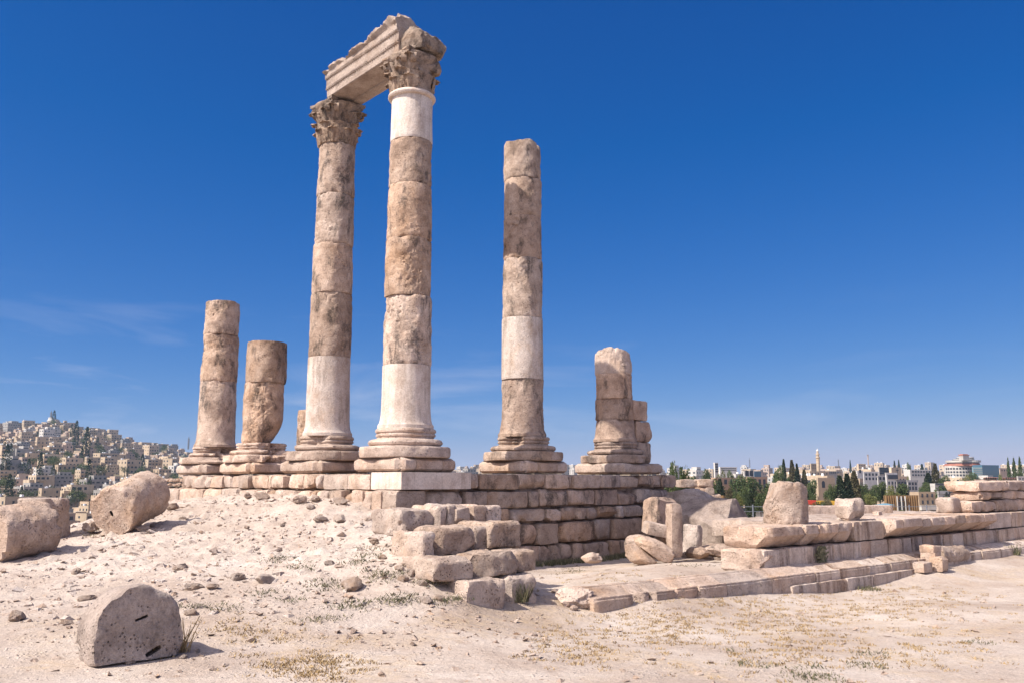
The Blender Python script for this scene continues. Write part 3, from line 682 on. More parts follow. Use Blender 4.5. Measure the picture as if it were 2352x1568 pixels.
# capitals ------------------------------------------------------------
def leaf(hgt, wid, curl, lobes=4, nu=9, nv=14):
    """an acanthus leaf standing on the origin, outward is +x, width along y"""
    P = []
    for j in range(nv + 1):
        t_ = j / nv
        if t_ < 0.72: x = 0.02 + 0.10 * t_ * curl; z = hgt * t_ / 0.80
        else:
            q = (t_ - 0.72) / 0.28; a = q * 2.6
            x = 0.02 + 0.072 * curl + 0.055 * curl * (1 - math.cos(a)) * 1.15; z = hgt * 0.9 + 0.055 * math.sin(a) * 1.1
        wv = wid * (0.55 + 0.65 * math.sin(min(1, t_ * 1.15) * math.pi * 0.72)) * (1 - 0.55 * max(0, (t_ - 0.75) / 0.25)) * (0.84 + 0.16 * abs(math.cos(t_ * lobes * math.pi)))
        for i in range(nu + 1):
            s = i / nu * 2 - 1
            y = s * wv / 2
            rib = 0.030 * math.exp(-(s / 0.16) ** 2) - 0.034 * s * s + 0.016 * math.cos(s * 9.5)
            P.append((x + rib, y, z - 0.05 * abs(s) * hgt * (0.3 + t_)))
    Fc = []
    for j in range(nv):
        for i in range(nu):
            a = j * (nu + 1) + i; Fc.append((a, a + 1, a + nu + 2, a + nu + 1))
    P = np.array(P); n = len(P)
    B = P.copy(); B[:, 0] -= 0.03                           # a back, so that the leaf has thickness
    F2 = [tuple(q + n for q in f[::-1]) for f in Fc]
    rim = [i for i in range(nu + 1)] + [j * (nu + 1) + nu for j in range(1, nv + 1)] + [nv * (nu + 1) + i for i in range(nu - 1, -1, -1)] + [j * (nu + 1) for j in range(nv - 1, 0, -1)]
    F3 = [(rim[k], rim[k - 1], rim[k - 1] + n, rim[k] + n) for k in range(len(rim))]
    return np.concatenate([P, B]), Fc + F2 + F3
def volute(rad, width, turns=1.6, n=34):
    """a scroll in the x-z plane, its axis along y"""
    parts = []
    P, Fc = [], []
    for k in range(n + 1):
        t_ = k / n; a = t_ * turns * 2 * math.pi; r = rad * (1 - 0.78 * t_); th = 0.055 * (1 - 0.4 * t_)
        ca, sa = math.cos(a + 1.57), math.sin(a + 1.57)
        for (rr, yy) in ((r, -width / 2), (r, width / 2), (r - th, width / 2), (r - th, -width / 2)):
            P.append((rr * ca, yy, rr * sa))
    for k in range(n):
        for q in range(4):
            a0 = k * 4 + q; b0 = k * 4 + (q + 1) % 4; Fc.append((a0, b0, b0 + 4, a0 + 4))
    return np.array(P), Fc
def capital(parent, c, z0, z1, rot, worn=(), mat=DARK, seed=3):
    H = z1 - z0; hl = H * 0.48
    rs = np.random.RandomState(seed)
    low = [lathe_shape([(0.0, 0), (0.455, 0), (0.465, 0.03), (0.45, 0.06), (0.455, hl * 0.6), (0.50, hl), (0.0, hl)], segs=64, amp=0.02, seed=seed + 40)]
    for row, (hh, n, offs, rbase) in enumerate(((hl * 0.62, 8, 0.0, 0.455), (hl * 1.02, 8, 0.5, 0.452))):
        for k in range(n):
            a = (k + offs) * 2 * math.pi / n + rot
            if any(abs((a - w0 + math.pi) % (2 * math.pi) - math.pi) < wh for w0, wh in worn): continue
            P, Fc = leaf(hh * rs.uniform(.93, 1.05), 0.42, 0.85 + 0.2 * row)
            P[:, 0] += rbase - 0.005
            low.append((rot_pts(P, euler3(0, 0, a)), Fc))
    P, Fc = merge(low)
    P += np.stack([fbm(P * 9 + 1 + seed, 3), fbm(P * 9 + 40, 3), fbm(P * 9 + 80, 3)], 1) * 0.016
    cp = link('capital', make_mesh('capital', P, Fc, mat), parent, (c[0], c[1], z0))
    # upper block: bell, corner scrolls and the small leaves between them
    up = [lathe_shape([(0.0, 0), (0.47, 0), (0.475, 0.1), (0.50, (H - hl) * 0.45), (0.60, (H - hl) * 0.78), (0.60, (H - hl) * 0.84), (0.0, (H - hl) * 0.84)], segs=64, amp=0.02, seed=seed + 80)]
    zt = (H - hl) * 0.60
    for q in range(4):
        a = rot + math.pi / 4 + q * math.pi / 2
        if any(abs((a - w0 + math.pi) % (2 * math.pi) - math.pi) < wh for w0, wh in worn):
            P, Fc = rock_shape(0.46, 0.5, 0.46, seed=seed + 300 + q, n=10); P[:, 0] += 0.46; P[:, 2] += zt - 0.2
            up.append((rot_pts(P, euler3(0, 0, a)), Fc)); continue
        for s in (-1, 1):
            P, Fc = volute(0.165, 0.13); P[:, 1] += s * 0.05; P[:, 0] += 0.575; P[:, 2] += zt - 0.02
            up.append((rot_pts(P, euler3(0, 0, a + s * 0.10)), Fc))
            # stalk rising to the scroll
            nS = 10; Q, Fq = [], []
            for k in range(nS + 1):
                t_ = k / nS; ang = s * 0.42 * (1 - t_) ; rr = 0.47 + 0.17 * t_ ** 1.8; zz = zt * (0.0 + 1.12 * math.sin(t_ * 1.5)); wd = 0.05 + 0.03 * t_
                for (du, dv) in ((-wd, 0), (0, 0.05), (wd, 0), (0, -0.05)):
                    Q.append(((rr + dv) * math.cos(ang) - du * math.sin(ang), (rr + dv) * math.sin(ang) + du * math.cos(ang), zz))
            for k in range(nS):
                for e in range(4):
                    a0 = k * 4 + e; b0 = k * 4 + (e + 1) % 4; Fq.append((a0, b0, b0 + 4, a0 + 4))
            up.append((rot_pts(np.array(Q), euler3(0, 0, a)), Fq))
        P, Fc = leaf(zt * 1.0, 0.40, 1.5); P[:, 0] += 0.46
        up.append((rot_pts(P, euler3(0, 0, a)), Fc))
    for q in range(8):
        a = rot + (q + 0.5) * math.pi / 4
        if any(abs((a - w0 + math.pi) % (2 * math.pi) - math.pi) < wh for w0, wh in worn): continue
        P, Fc = leaf(zt * 0.8, 0.32, 1.0); P[:, 0] += 0.465
        up.append((rot_pts(P, euler3(0, 0, a)), Fc))
    P, Fc = merge(up)
    P += np.stack([fbm(P * 7 + 1 + seed, 3), fbm(P * 7 + 40, 3), fbm(P * 7 + 80, 3)], 1) * 0.025
    link('scroll_block', make_mesh('scroll_block', P, Fc, mat), cp, (c[0], c[1], z0 + hl))
    # abacus with hollow sides
    hA = (H - hl) * 0.24; V, Fc = grid_box(1.14, 1.14, hA, 0.04)
    X, Y = V[:, 0] / 0.57, V[:, 1] / 0.57
    V[:, 0] *= 1 - 0.19 * (1 - np.abs(Y) ** 2.2) * (np.abs(X) ** 2); V[:, 1] *= 1 - 0.19 * (1 - np.abs(X) ** 2.2) * (np.abs(Y) ** 2)
    k = 1 - 0.08 * (V[:, 2] < -hA * 0.1); V[:, 0] *= k; V[:, 1] *= k
    dn = 0.03 * fbm(V * 3 + seed, 4)
    cd = np.maximum(0, np.hypot(X, Y) - 1.12) * (0.10 + 0.30 * rs.rand())
    wn = np.zeros(len(V))
    for w0, wh in worn:
        an = np.arctan2(V[:, 1], V[:, 0]) + rot
        wn = np.maximum(wn, np.clip(1.3 - np.abs((an - w0 + np.pi) % (2 * np.pi) - np.pi) / wh, 0, 1))
    sc_ = 1 + dn - cd - 0.16 * wn * np.clip(np.hypot(X, Y) - 0.6, 0, 1)
    V[:, 0] *= sc_; V[:, 1] *= sc_
    for q in range(4):                                     # rosette at the middle of each side
        pass
    V[:, 2] += hA / 2 + 0.02 * fbm(V * 4 + 9 + seed, 3)
    link('abacus', make_mesh('abacus', V, Fc, mat), cp, (c[0], c[1], z1 - hA), rot)
ZARCH = 11.46
capital(k1, cols['1'], zs1[-1], ZARCH, RV, worn=[(-1.2, 0.35)], mat=CARVED, seed=3)
capital(k2, cols['2'], zs2[-1] + 0.04, ZARCH, RV, worn=[(-0.55, 0.75)], mat=CARVED, seed=11)

# architrave -----------------------------------------------------------
def architrave():
    c1, c2 = cols['1'], cols['2']
    d = Vector((c1[0] - c2[0], c1[1] - c2[1], 0)); ln = d.length; d.normalize()
    ang = math.atan2(d.y, d.x); n = Vector((-d.y, d.x, 0))       # n points to the far side or front
    x0, x1 = -0.10, ln - 0.22
    hw = 0.46
    # outline across the beam, (offset outward, height): front (outer) face has three fasciae with bead rows
    prof = [(hw - 0.02, 0.0, 0), (hw, 0.015, 0), (hw, 0.20, 0), (hw + 0.03, 0.215, 1), (hw + 0.035, 0.235, 1), (hw + 0.03, 0.255, 1), (hw + 0.03, 0.27, 0), (hw + 0.03, 0.47, 0), (hw + 0.065, 0.485, 1), (hw + 0.07, 0.505, 1), (hw + 0.065, 0.525, 1), (hw + 0.065, 0.54, 0),
            (hw + 0.065, 0.66, 0), (hw + 0.10, 0.70, 2), (hw + 0.15, 0.74, 2), (hw + 0.16, 0.80, 2), (hw + 0.10, 0.86, 2), (0.30, 0.90, 2), (0.1, 0.92, 2), (-0.1, 0.92, 2), (-0.3, 0.90, 2), (-hw - 0.05, 0.85, 2), (-hw - 0.08, 0.75, 2), (-hw - 0.04, 0.6, 2), (-hw, 0.45, 0), (-hw, 0.2, 0), (-hw, 0.02, 0), (-hw + 0.02, 0.0, 0), (-0.16, 0.0, 0), (-0.14, 0.03, 0), (0.14, 0.03, 0), (0.16, 0.0, 0)]
    # denser outline
    dense = []
    for i, a in enumerate(prof):
        b_ = prof[(i + 1) % len(prof)]; m = max(1, int(math.hypot(b_[0] - a[0], b_[1] - a[1]) / 0.05))
        for k in range(m): dense.append((a[0] + (b_[0] - a[0]) * k / m, a[1] + (b_[1] - a[1]) * k / m, a[2] if k < m else b_[2]))
    nxs = int((x1 - x0) / 0.028); P, fl = [], []
    for i in range(nxs + 1):
        x = x0 + (x1 - x0) * i / nxs
        for (o, z, f_) in dense: P.append((x, o, z)); fl.append(f_)
    P = np.array(P); fl = np.array(fl); so = 77.7
    x, o, z = P[:, 0], P[:, 1], P[:, 2]
    ctr = np.array([0, 0, 0.45]); outv = np.stack([0 * x, o, z - 0.45], 1); outv /= np.maximum(np.linalg.norm(outv, axis=1), 1e-6)[:, None]
    dsp = 0.012 * fbm(P * 3 + so, 4, 0.55)
    dsp += np.where(fl == 1, 0.034 * np.sin(x * 2 * np.pi / 0.085) - 0.03 * np.maximum(0, fbm(P * 2.2 + so, 3)), 0)
    worn = np.maximum(0, fbm(np.stack([x * 1.6, o * 1.6, z * 2.5], 1) + 5, 4, 0.6) + 0.12)
    dsp -= np.where(fl == 2, worn * 0.30, worn * 0.015)
    dsp += np.where(fl == 2, 0.055 * fbm(P * 5 + so, 4, 0.65), 0)
    P += outv * dsp[:, None]
    # the top steps down toward the far end and is broken unevenly
    t_ = (x - x0) / (x1 - x0)
    drop = np.interp(t_, [0, 0.06, 0.18, 0.35, 0.5, 0.65, 0.8, 0.9, 1], [0.02, 0.15, 0.06, -0.02, -0.10, -0.12, -0.06, -0.10, -0.22]) + 0.05 * perlin(np.stack([x * 4, 0 * x, 0 * x], 1) + 3)
    P[:, 2] += np.clip((z - 0.62) / 0.3, 0, 1) * drop
    # ragged ends
    nr = len(dense)
    for e, s in ((0, -1), (nxs, 1)):
        sl = slice(e * nr, (e + 1) * nr)
        P[sl, 0] += 0.05 * fbm(P[sl] * 3.1 + 13, 4)
    # near end slopes back toward the top far side
    kk = np.clip(1 - (x - x0) / 0.9, 0, 1)
    P[:, 2] -= kk * np.clip((0.15 - o) / 0.6, 0, 1) * np.clip((z - 0.3) / 0.6, 0, 1) * 0.35
    Fc = []
    for i in range(nxs):
        for j in range(nr):
            a = i * nr + j; b_ = i * nr + (j + 1) % nr; Fc.append((a, a + nr, b_ + nr, b_))
    # end caps: rings shrinking to the middle
    for e, flip in ((0, False), (nxs, True)):
        ring = list(range(e * nr, (e + 1) * nr)); cen = P[ring].mean(axis=0)
        prev = ring
        for q in (0.75, 0.5, 0.25):
            new = (P[ring] - cen) * q + cen; new[:, 0] += 0.05 * fbm(new * 4 + 3, 4)
            st = len(P); P = np.concatenate([P, new]); cur = list(range(st, st + nr))
            for j in range(nr):
                f_ = (prev[j], prev[(j + 1) % nr], cur[(j + 1) % nr], cur[j]); Fc.append(f_[::-1] if flip else f_)
            prev = cur
        st = len(P); P = np.concatenate([P, cen[None]])
        for j in range(nr):
            f_ = (prev[j], prev[(j + 1) % nr], st); Fc.append(f_[::-1] if flip else f_)
    # front (outer) side is the one facing the camera's left
    sgn = 1 if (n.x * NL[0] + n.y * NL[1]) > 0 else -1
    if sgn < 0:
        P[:, 1] *= -1; Fc = [f_[::-1] for f_ in Fc]
    o_ = link('architrave', make_mesh('architrave', P, Fc, LIGHTB), None, (c2[0], c2[1], ZARCH + 0.004), ang)
    tag(o_, 'broken carved architrave beam bridging the two tallest columns', 'architrave')
    return ln, ang
A_LEN, A_ANG = architrave()
# broken stone left on the outer half of the corner capital
V, Fc = rough_box(0.84, 0.92, 0.60, r=0.05, amp=0.05, chip=0.16, cell=0.035, seed=615)
for nn, dd in (((0.62, 0.1, 0.78), 0.50), ((0.2, -0.72, 0.66), 0.62), ((-0.5, -0.6, 0.6), 0.62)):
    nn = np.array(nn) / np.linalg.norm(nn); s_ = V @ nn - dd + 0.10 * fbm(V * 3 + 3, 3); V = V - np.where(s_ > 0, s_, 0)[:, None] * nn
V += 0.05 * np.stack([fbm(V * 5 + q, 4, 0.6) for q in (1, 20, 40)], 1)
tag(link('broken_block', make_mesh('broken_block', V, Fc, CARVED), None, (C2[0] + 0.22, C2[1] - 0.14, ZARCH - 0.01), math.radians(-46)), 'broken carved stone sitting on the outer half of the corner capital', 'stone block')

# ------------------------------------------------------------------ broken stepped wall end in front of the corner
def z4x(v): return 844 + 0.2093 * v
sw = thing('stepped_wall', 'ruined stepped wall end of rough blocks jutting from earth mound before podium corner', 'wall', (-0.4, 13.0, 0.0))
SU = (math.cos(math.radians(38)), math.sin(math.radians(38))); SN = (SU[1], -SU[0])
def sblock(x0, x1, D0, z0, z1, deep, mat, **kw):
    """front edge starts at picture column x0, distance D0, running along SU to column x1"""
    P = (az(x0) * D0, D0)
    s1 = along(x1, P, SU)
    wall_block(sw, P, SU, 0, SN, 0, s1, z0, z1, deep=deep, mat=mat, cell=0.04, gap=0.0, **kw)
big = dict(r=0.05, amp=0.03, chip=0.13)
rg = dict(r=0.035, amp=0.022, chip=0.09)
# lowest course
sblock(1068, 1163, 12.25, -0.25, 0.30, 0.9, BLOCK, **rg)
sblock(1167, 1233, 12.95, -0.25, 0.30, 0.9, BLOCK, **rg)
# second
sblock(1000, 1092, 12.25, 0.27, 0.60, 0.9, ROCK, **big)
sblock(1094, 1192, 12.75, 0.29, 0.61, 0.9, BLOCK, r=.06, amp=.05, chip=.16)
sblock(1186, 1231, 13.35, 0.32, 0.62, 0.9, BLOCK, **rg)
# third
sblock(973, 1003, 12.75, 0.40, 0.93, 0.9, ROCK, **big)
sblock(1004, 1093, 13.0, 0.56, 0.98, 0.9, BLOCK, **big)
sblock(1092, 1126, 13.75, 0.58, 0.96, 0.8, ROCK, **big)
sblock(1124, 1197, 13.8, 0.60, 1.02, 0.9, BLOCK, r=.05, amp=.03, chip=.12)
# top
sblock(920, 1004, 13.4, 0.84, 1.23, 0.9, LIGHTB, **big)
sblock(1004, 1030, 14.3, 0.93, 1.26, 0.8, BLOCK, **rg)
sblock(1030, 1050, 14.4, 0.93, 1.28, 0.8, ROCK, **big)
sblock(1050, 1083, 14.45, 0.93, 1.27, 0.9, LIGHTB, **rg)
sblock(1083, 1120, 14.75, 0.93, 1.25, 0.8, BLOCK, **rg)
sblock(1118, 1153, 14.95, 0.93, 1.25, 0.9, LIGHTB, r=.04, amp=.02, chip=.06)
# ------------------------------------------------------------------ the long precinct wall on the right
pw = thing('precinct_wall', 'long low ashlar wall running back to the right with overhanging broken cornice', 'wall', (W0[0], W0[1], -0.03))
def z5(v): return 1538 + 0.3461 * v
def wcourse(bounds, z0, z1, deep=0.8, inset=0.0, mats=(LIGHTB,), name='stone_block', skip=(), top_j=0.01, **kw):
    kk = dict(r=.022, amp=.012, chip=.03); kk.update(kw)
    for i, (a, b_) in enumerate(zip(bounds[:-1], bounds[1:])):
        if i in skip: continue
        Q = (W0[0] - WN[0] * inset, W0[1] - WN[1] * inset); s0, s1 = along(a, Q, WD), along(b_, Q, WD)
        wall_block(pw, Q, WD, RW, WN, s0, s1, z0, z1 + R.uniform(-top_j, top_j), deep=deep, inset=R.uniform(-.015, .015) + (R.uniform(-.06, .06) if inset > .3 else 0), mat=R.choice(mats), name=name, **kk)
LB = stone('streaked_ashlar', (0.63, 0.515, 0.43), (0.55, 0.435, 0.357), (0.41, 0.31, 0.25), stain=(0.13, 0.075, 0.05), stain_pos=0.50, stain_amt=0.75, bump=0.45, var=0.14, streak=0.10)
wcourse([z5(q) for q in (605, 770, 925, 1060, 1140, 1200, 1240, 1310, 1425, 1510, 1580, 1650, 1720, 1790, 1850, 1920, 2000, 2065, 2150, 2255, 2352, 2470, 2600)], -0.06, 0.36, deep=0.9, mats=(LB, LB, LIGHTB))
# its broken near end
V, Fc = rough_box(0.8, 0.95, 0.40, r=0.05, amp=0.035, chip=0.16, cell=0.04)
link('stone_block', make_mesh('stone_block', V, Fc, LIGHTB), pw, (W0[0] - WN[0] * 0.62 + 0.22, W0[1] - WN[1] * 0.62, -0.05), RW + 0.25)
# second course with cut-back, overhanging blocks
def cornice_block(x0, x1, z0, z1, deep, out, cut, mat, rough=1.0):
    """a block with its lower front edge cut back on a slope"""
    s0, s1 = along(x0, W0, WD), along(x1, W0, WD); lx = s1 - s0 - 0.012
    V, Fc = rough_box(lx, deep, z1 - z0, r=0.03, amp=0.016 * rough, chip=0.06 * rough, cell=0.06)
    t_ = np.clip(1 - V[:, 2] / (z1 - z0) / 0.55, 0, 1)
    front = np.clip((-V[:, 1]) / (deep / 2), 0, 1)
    V[:, 1] += t_ * cut * front * (1 + 0.35 * perlin(V * 3 + x0))
    mid = (s0 + s1) / 2
    cx = W0[0] + WD[0] * mid - WN[0] * (deep / 2 - out); cy = W0[1] + WD[1] * mid - WN[1] * (deep / 2 - out)
    link('cornice_block', make_mesh('cornice_block', V, Fc, mat), pw, (cx, cy, z0), RW)
cornice_block(1757, 1840, 0.37, 0.78, 1.1, 0.06, 0.30, LIGHTB, 1.8)
cornice_block(1840, 1872, 0.37, 0.78, 0.9, 0.06, 0.22, LIGHTB, 1.4)
cornice_block(1874, 1918, 0.37, 0.77, 0.9, 0.03, 0.26, LIGHTB, 1.6)
cornice_block(1918, 1952, 0.37, 0.78, 0.9, 0.02, 0.14, LIGHTB, 1.8)
wcourse([1953, 1972, 2023], 0.37, 0.79, deep=1.0, inset=0.02, mats=(LB,), chip=.06)
cb = [2026, 2044, 2088, 2110, 2140, 2165, 2190, 2231]
for a, b_ in zip(cb[:-1], cb[1:]): cornice_block(a, b_, 0.37 + R.uniform(-.01, .01), 0.80 + R.uniform(-.015, .015), 1.5, 0.26, 0.46, LIGHTB, 1.3)
cornice_block(2233, 2262, 0.37, 0.80, 1.2, 0.24, 0.4, LIGHTB, 1.2)
wcourse([2264, 2316, 2340, 2380, 2430, 2500], 0.37, 0.80, deep=1.0, inset=0.05, mats=(LB, LIGHTB), chip=.05)
# heap of courses at the far right
wcourse([2226, 2282, 2330, 2372, 2440], 0.80, 1.13, deep=0.9, inset=0.35, mats=(LIGHTB,), amp=.03, chip=.12, r=.05)
wcourse([2248, 2270, 2305, 2352, 2420], 1.13, 1.38, deep=0.9, inset=0.4, mats=(LIGHTB,), amp=.03, chip=.14, r=.06)
wcourse([2246, 2318, 2400], 1.38, 1.68, deep=1.0, inset=0.38, mats=(LIGHTB,), amp=.035, chip=.16, r=.06)
# paving of the platform behind the wall
V, Fc = rough_box(9.5, 2.4, 0.40, r=0.03, amp=0.03, chip=0.05, cell=0.14)
pm_ = along(2150, W0, WD)
link('paving', make_mesh('paving', V, Fc, LIGHTB), pw, (W0[0] + WD[0] * pm_ - WN[0] * 2.2, W0[1] + WD[1] * pm_ - WN[1] * 2.2, 0.355), RW)

# moulded kerb course at the foot of the wall -----------------------------------
mk = thing('moulded_plinth', 'long moulded stone plinth course lying at ground level before low wall', 'plinth', (M0[0], M0[1], -0.27))
def mould_block(x0, x1, z0, mat, broken=0.0, name='moulding_stone', sc=1.0, out=0.0):
    s0, s1 = along(x0, M0, MD), along(x1, M0, MD); lx = s1 - s0 - 0.015
    # outline: (outward, height)
    prof = [(-0.62, 0.0), (-0.62, 0.225), (-0.47, 0.232), (-0.455, 0.215), (-0.44, 0.212), (-0.425, 0.225), (-0.40, 0.222), (-0.34, 0.212), (-0.27, 0.188), (-0.20, 0.155), (-0.13, 0.138), (-0.07, 0.142), (-0.03, 0.15), (-0.012, 0.14), (-0.012, 0.115), (0.0, 0.105), (0.0, 0.05), (0.0, 0.0), (0.0, -0.15), (-0.62, -0.15)]
    dense = []
    for i, a in enumerate(prof):
        b_ = prof[(i + 1) % len(prof)]; m = max(1, int(math.hypot(b_[0] - a[0], b_[1] - a[1]) / 0.05))
        for k in range(m): dense.append((a[0] + (b_[0] - a[0]) * k / m, a[1] + (b_[1] - a[1]) * k / m))
    n = max(3, int(lx / 0.05)); nr = len(dense)
    P = np.array([(-lx / 2 + lx * i / n, -o, z * sc) for i in range(n + 1) for (o, z) in dense])
    so = nseed() * 1.77
    dn = 0.006 * fbm(P * 3 + so, 4)
    fr = np.clip(1 + (-P[:, 1]) / 0.35, 0, 1)
    P[:, 2] += dn
    ed = np.minimum(P[:, 0] + lx / 2, lx / 2 - P[:, 0])
    br = np.maximum(0, fbm(np.stack([P[:, 0] * 1.7, 0 * ed, 0 * ed], 1) + so, 3, 0.6) + 0.05) * 1.4 + 0.12 * np.exp(-ed / 0.04)
    P[:, 1] += broken * br * fr * 0.4 + 0.01 * fbm(P * 4 + so + 5, 3)
    P[:, 2] -= broken * br * fr * 0.10 * np.clip(P[:, 2] / 0.1, 0, 1)
    P += (0.02 * broken * np.stack([fbm(P * 6 + so, 3)] * 3, 1))
    Fc = []
    for i in range(n):
        for j in range(nr):
            a = i * nr + j; b_ = i * nr + (j + 1) % nr; Fc.append((a, b_, b_ + nr, a + nr))
    Fc.append(tuple(range(nr - 1, -1, -1))); Fc.append(tuple(n * nr + j for j in range(nr)))
    Fc = [f_[::-1] for f_ in Fc]
    mid = (s0 + s1) / 2
    return link(name, make_mesh(name, P, Fc, mat), mk, (M0[0] + MD[0] * mid + MN[0] * out, M0[1] + MD[1] * mid + MN[1] * out, z0), RM)
ms_ = [1366, 1455, 1497, 1547, 1600, 1662, 1763, 1862]
for i, (a, b_) in enumerate(zip(ms_[:-1], ms_[1:])):
    mould_block(a, b_, -0.25 + R.uniform(-.012, .012), LIGHTB, sc=1.2, broken=(0.75, 0.9, 0.55, 0.9, 0.25, 0.12, 0.15)[i], out=(-.02, -.03, 0, -.02, 0, 0.0, 0.0)[i])
x = 1863
while x < 2500:
    wdt = R.uniform(48, 75) * (1 - (x - 1863) / 1400)
    mould_block(x, x + wdt, -0.24 + R.uniform(-.015, .015), LB, sc=1.15, broken=R.choice([.08, .12, .3, .1]), out=R.uniform(-.03, .01))
    x += wdt
def flat_block(lx, ly, lz, loc, rz, mat, parent, name, **kw):
    V, Fc = rough_box(lx, ly, lz, **kw)
    return link(name, make_mesh(name, V, Fc, mat), parent, loc, rz)
# foundation course peeping out under the moulding
for a, b_ in ((1800, 1862), (1862, 1925), (1925, 1985), (1985, 2040), (2040, 2078)):
    s0, s1 = along(a, M0, MD), along(b_, M0, MD); mid = (s0 + s1) / 2
    flat_block(s1 - s0 - .008, 0.6, 0.36, (M0[0] + MD[0] * mid + MN[0] * -.22, M0[1] + MD[1] * mid + MN[1] * -.22, -0.62), RM, LB, mk, 'foundation_stone', r=.015, amp=.012, chip=.03)

# ------------------------------------------------------------------ fallen drums and big stones
def lying_drum(name, label, r0, r1, ln, loc, rot, mat, seed, holes=(), amp=0.02, chip=0.06, cut=None, cat='column drum', spall=0.6, recess=False):
    """axis along local x; holes are (y, z, length, width, tilt) on the x = 0 end"""
    V, Fc = drum_shape(r0, r1, ln, seed=seed, amp=amp, chip=chip, gap=0.015, rows=36, segs=112, cap_amp=0.03, spall=spall)
    P = np.stack([V[:, 2], V[:, 1], V[:, 0]], 1)           # axis to +x
    Fc = [f_[::-1] for f_ in Fc]
    if cut is not None: P = cut(P)
    R3 = euler3(*rot); P = rot_pts(P, R3)
    o = link(name, make_mesh(name, P, Fc, mat), None, loc); tag(o, label, cat)
    if recess:
        import bmesh
        def clean(me):
            bm = bmesh.new(); bm.from_mesh(me); bmesh.ops.remove_doubles(bm, verts=bm.verts, dist=1e-5); bmesh.ops.recalc_face_normals(bm, faces=bm.faces); bm.to_mesh(me); bm.free()
        clean(o.data); cutters = []
        for (hy, hz, hl, hw, tl) in holes:
            Vh, Fh = rough_box(hl, 0.30, hw, r=hw * 0.35, amp=0.006, chip=0.01, cell=0.03)
            Vh[:, 2] -= hw / 2; Vh = Vh @ euler3(0, tl, 0).T
            h = link('cutter', make_mesh('cutter', rot_pts(np.stack([-Vh[:, 1], Vh[:, 0] + hy, Vh[:, 2] + hz], 1), R3), Fh, mat), None, loc); clean(h.data); cutters.append(h)
            md_ = o.modifiers.new('slot', 'BOOLEAN'); md_.operation = 'DIFFERENCE'; md_.solver = 'EXACT'; md_.object = h
        bpy.context.view_layer.update(); dg = bpy.context.evaluated_depsgraph_get()
        me2 = bpy.data.meshes.new_from_object(o.evaluated_get(dg)); o.modifiers.clear()
        if len(me2.vertices) > 500: o.data = me2; me2.name = name
        for h in cutters: bpy.data.objects.remove(h)
        return o
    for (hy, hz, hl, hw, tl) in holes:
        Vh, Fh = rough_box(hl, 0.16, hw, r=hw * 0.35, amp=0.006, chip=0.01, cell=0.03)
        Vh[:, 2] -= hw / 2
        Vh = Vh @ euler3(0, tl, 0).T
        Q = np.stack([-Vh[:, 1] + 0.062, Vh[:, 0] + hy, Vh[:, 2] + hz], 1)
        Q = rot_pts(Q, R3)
        h = link('socket_shade', make_mesh('socket_shade', Q, Fh, HOLE_SHADE), o, loc)  # near-black plug paints the shade of a hole left uncut
    return o
# slotted drum near the camera: its flat cut face looks at the viewer
def cutflat(P):
    r2_ = 0.45 ** 2; P[:, 1] *= np.where(P[:, 2] < 0, (0.45 / np.sqrt(np.maximum(r2_ - P[:, 2] ** 2, 0.32 * r2_))) ** 0.75, 1)
    P[:, 2] = np.maximum(P[:, 2], -0.27 + 0.02 * perlin(P * 4))
    return P
c_ = at(322, 1450, 8.95)
lying_drum('fallen_drum', 'grey half buried drum in the foreground, two dark slots in its face', 0.455, 0.44, 0.52, (c_[0], c_[1], c_[2]), (0, 0.06, math.radians(133)), GREYS, 301,
           holes=[(-0.01, 0.13, 0.14, 0.034, 0.30), (-0.14, -0.20, 0.17, 0.045, 0.42)], amp=0.013, chip=0.018, cut=cutflat, spall=0.4, recess=True)
# large drum on the mound
lying_drum('fallen_drum', 'large pale drum lying tilted on the mound, left of the podium', 0.50, 0.48, 1.15, at(258, 1172, 16.9), (0, -0.28, math.radians(76)), ROCK, 302, holes=[(0.02, -0.05, 0.05, 0.12, 0.5)], amp=0.02, chip=0.04)
lying_drum('fallen_drum', 'weathered drum cut off by the left edge, lying before a stump', 0.48, 0.50, 0.95, at(-24, 1231, 14.6), (0, -0.05, math.radians(64)), LIGHTB, 303, holes=[(0.06, 0.10, 0.09, 0.12, 0)], amp=0.025, chip=0.06)
gp = gpick(118, 1240)
V, Fc = drum_shape(0.50, 0.48, zat(1143, 17.0) - gp[2] + 0.25, seed=304, amp=0.03, chip=0.06)
tag(link('fallen_drum', make_mesh('fallen_drum', V, Fc, LIGHTB), None, (az(104) * 17.0, 17.0, gp[2] - 0.25), 1.0), 'short upright drum stump partly hidden behind the drum at left edge', 'column drum')

def boulder(name, label, cat, dims, loc, rot, mat, seed, n=22, amp=0.22, flatb=0.1):
    V, Fc = rock_shape(*dims, seed=seed, n=n, amp=amp, flatb=flatb)
    P = rot_pts(V, euler3(*rot))
    return tag(link(name, make_mesh(name, P, Fc, mat), None, loc), label, cat)
def slab(name, label, cat, dims, loc, rot, mat, **kw):
    V, Fc = rough_box(*dims, **kw); P = rot_pts(V, euler3(*rot))
    return tag(link(name, make_mesh(name, P, Fc, mat), None, loc), label, cat)
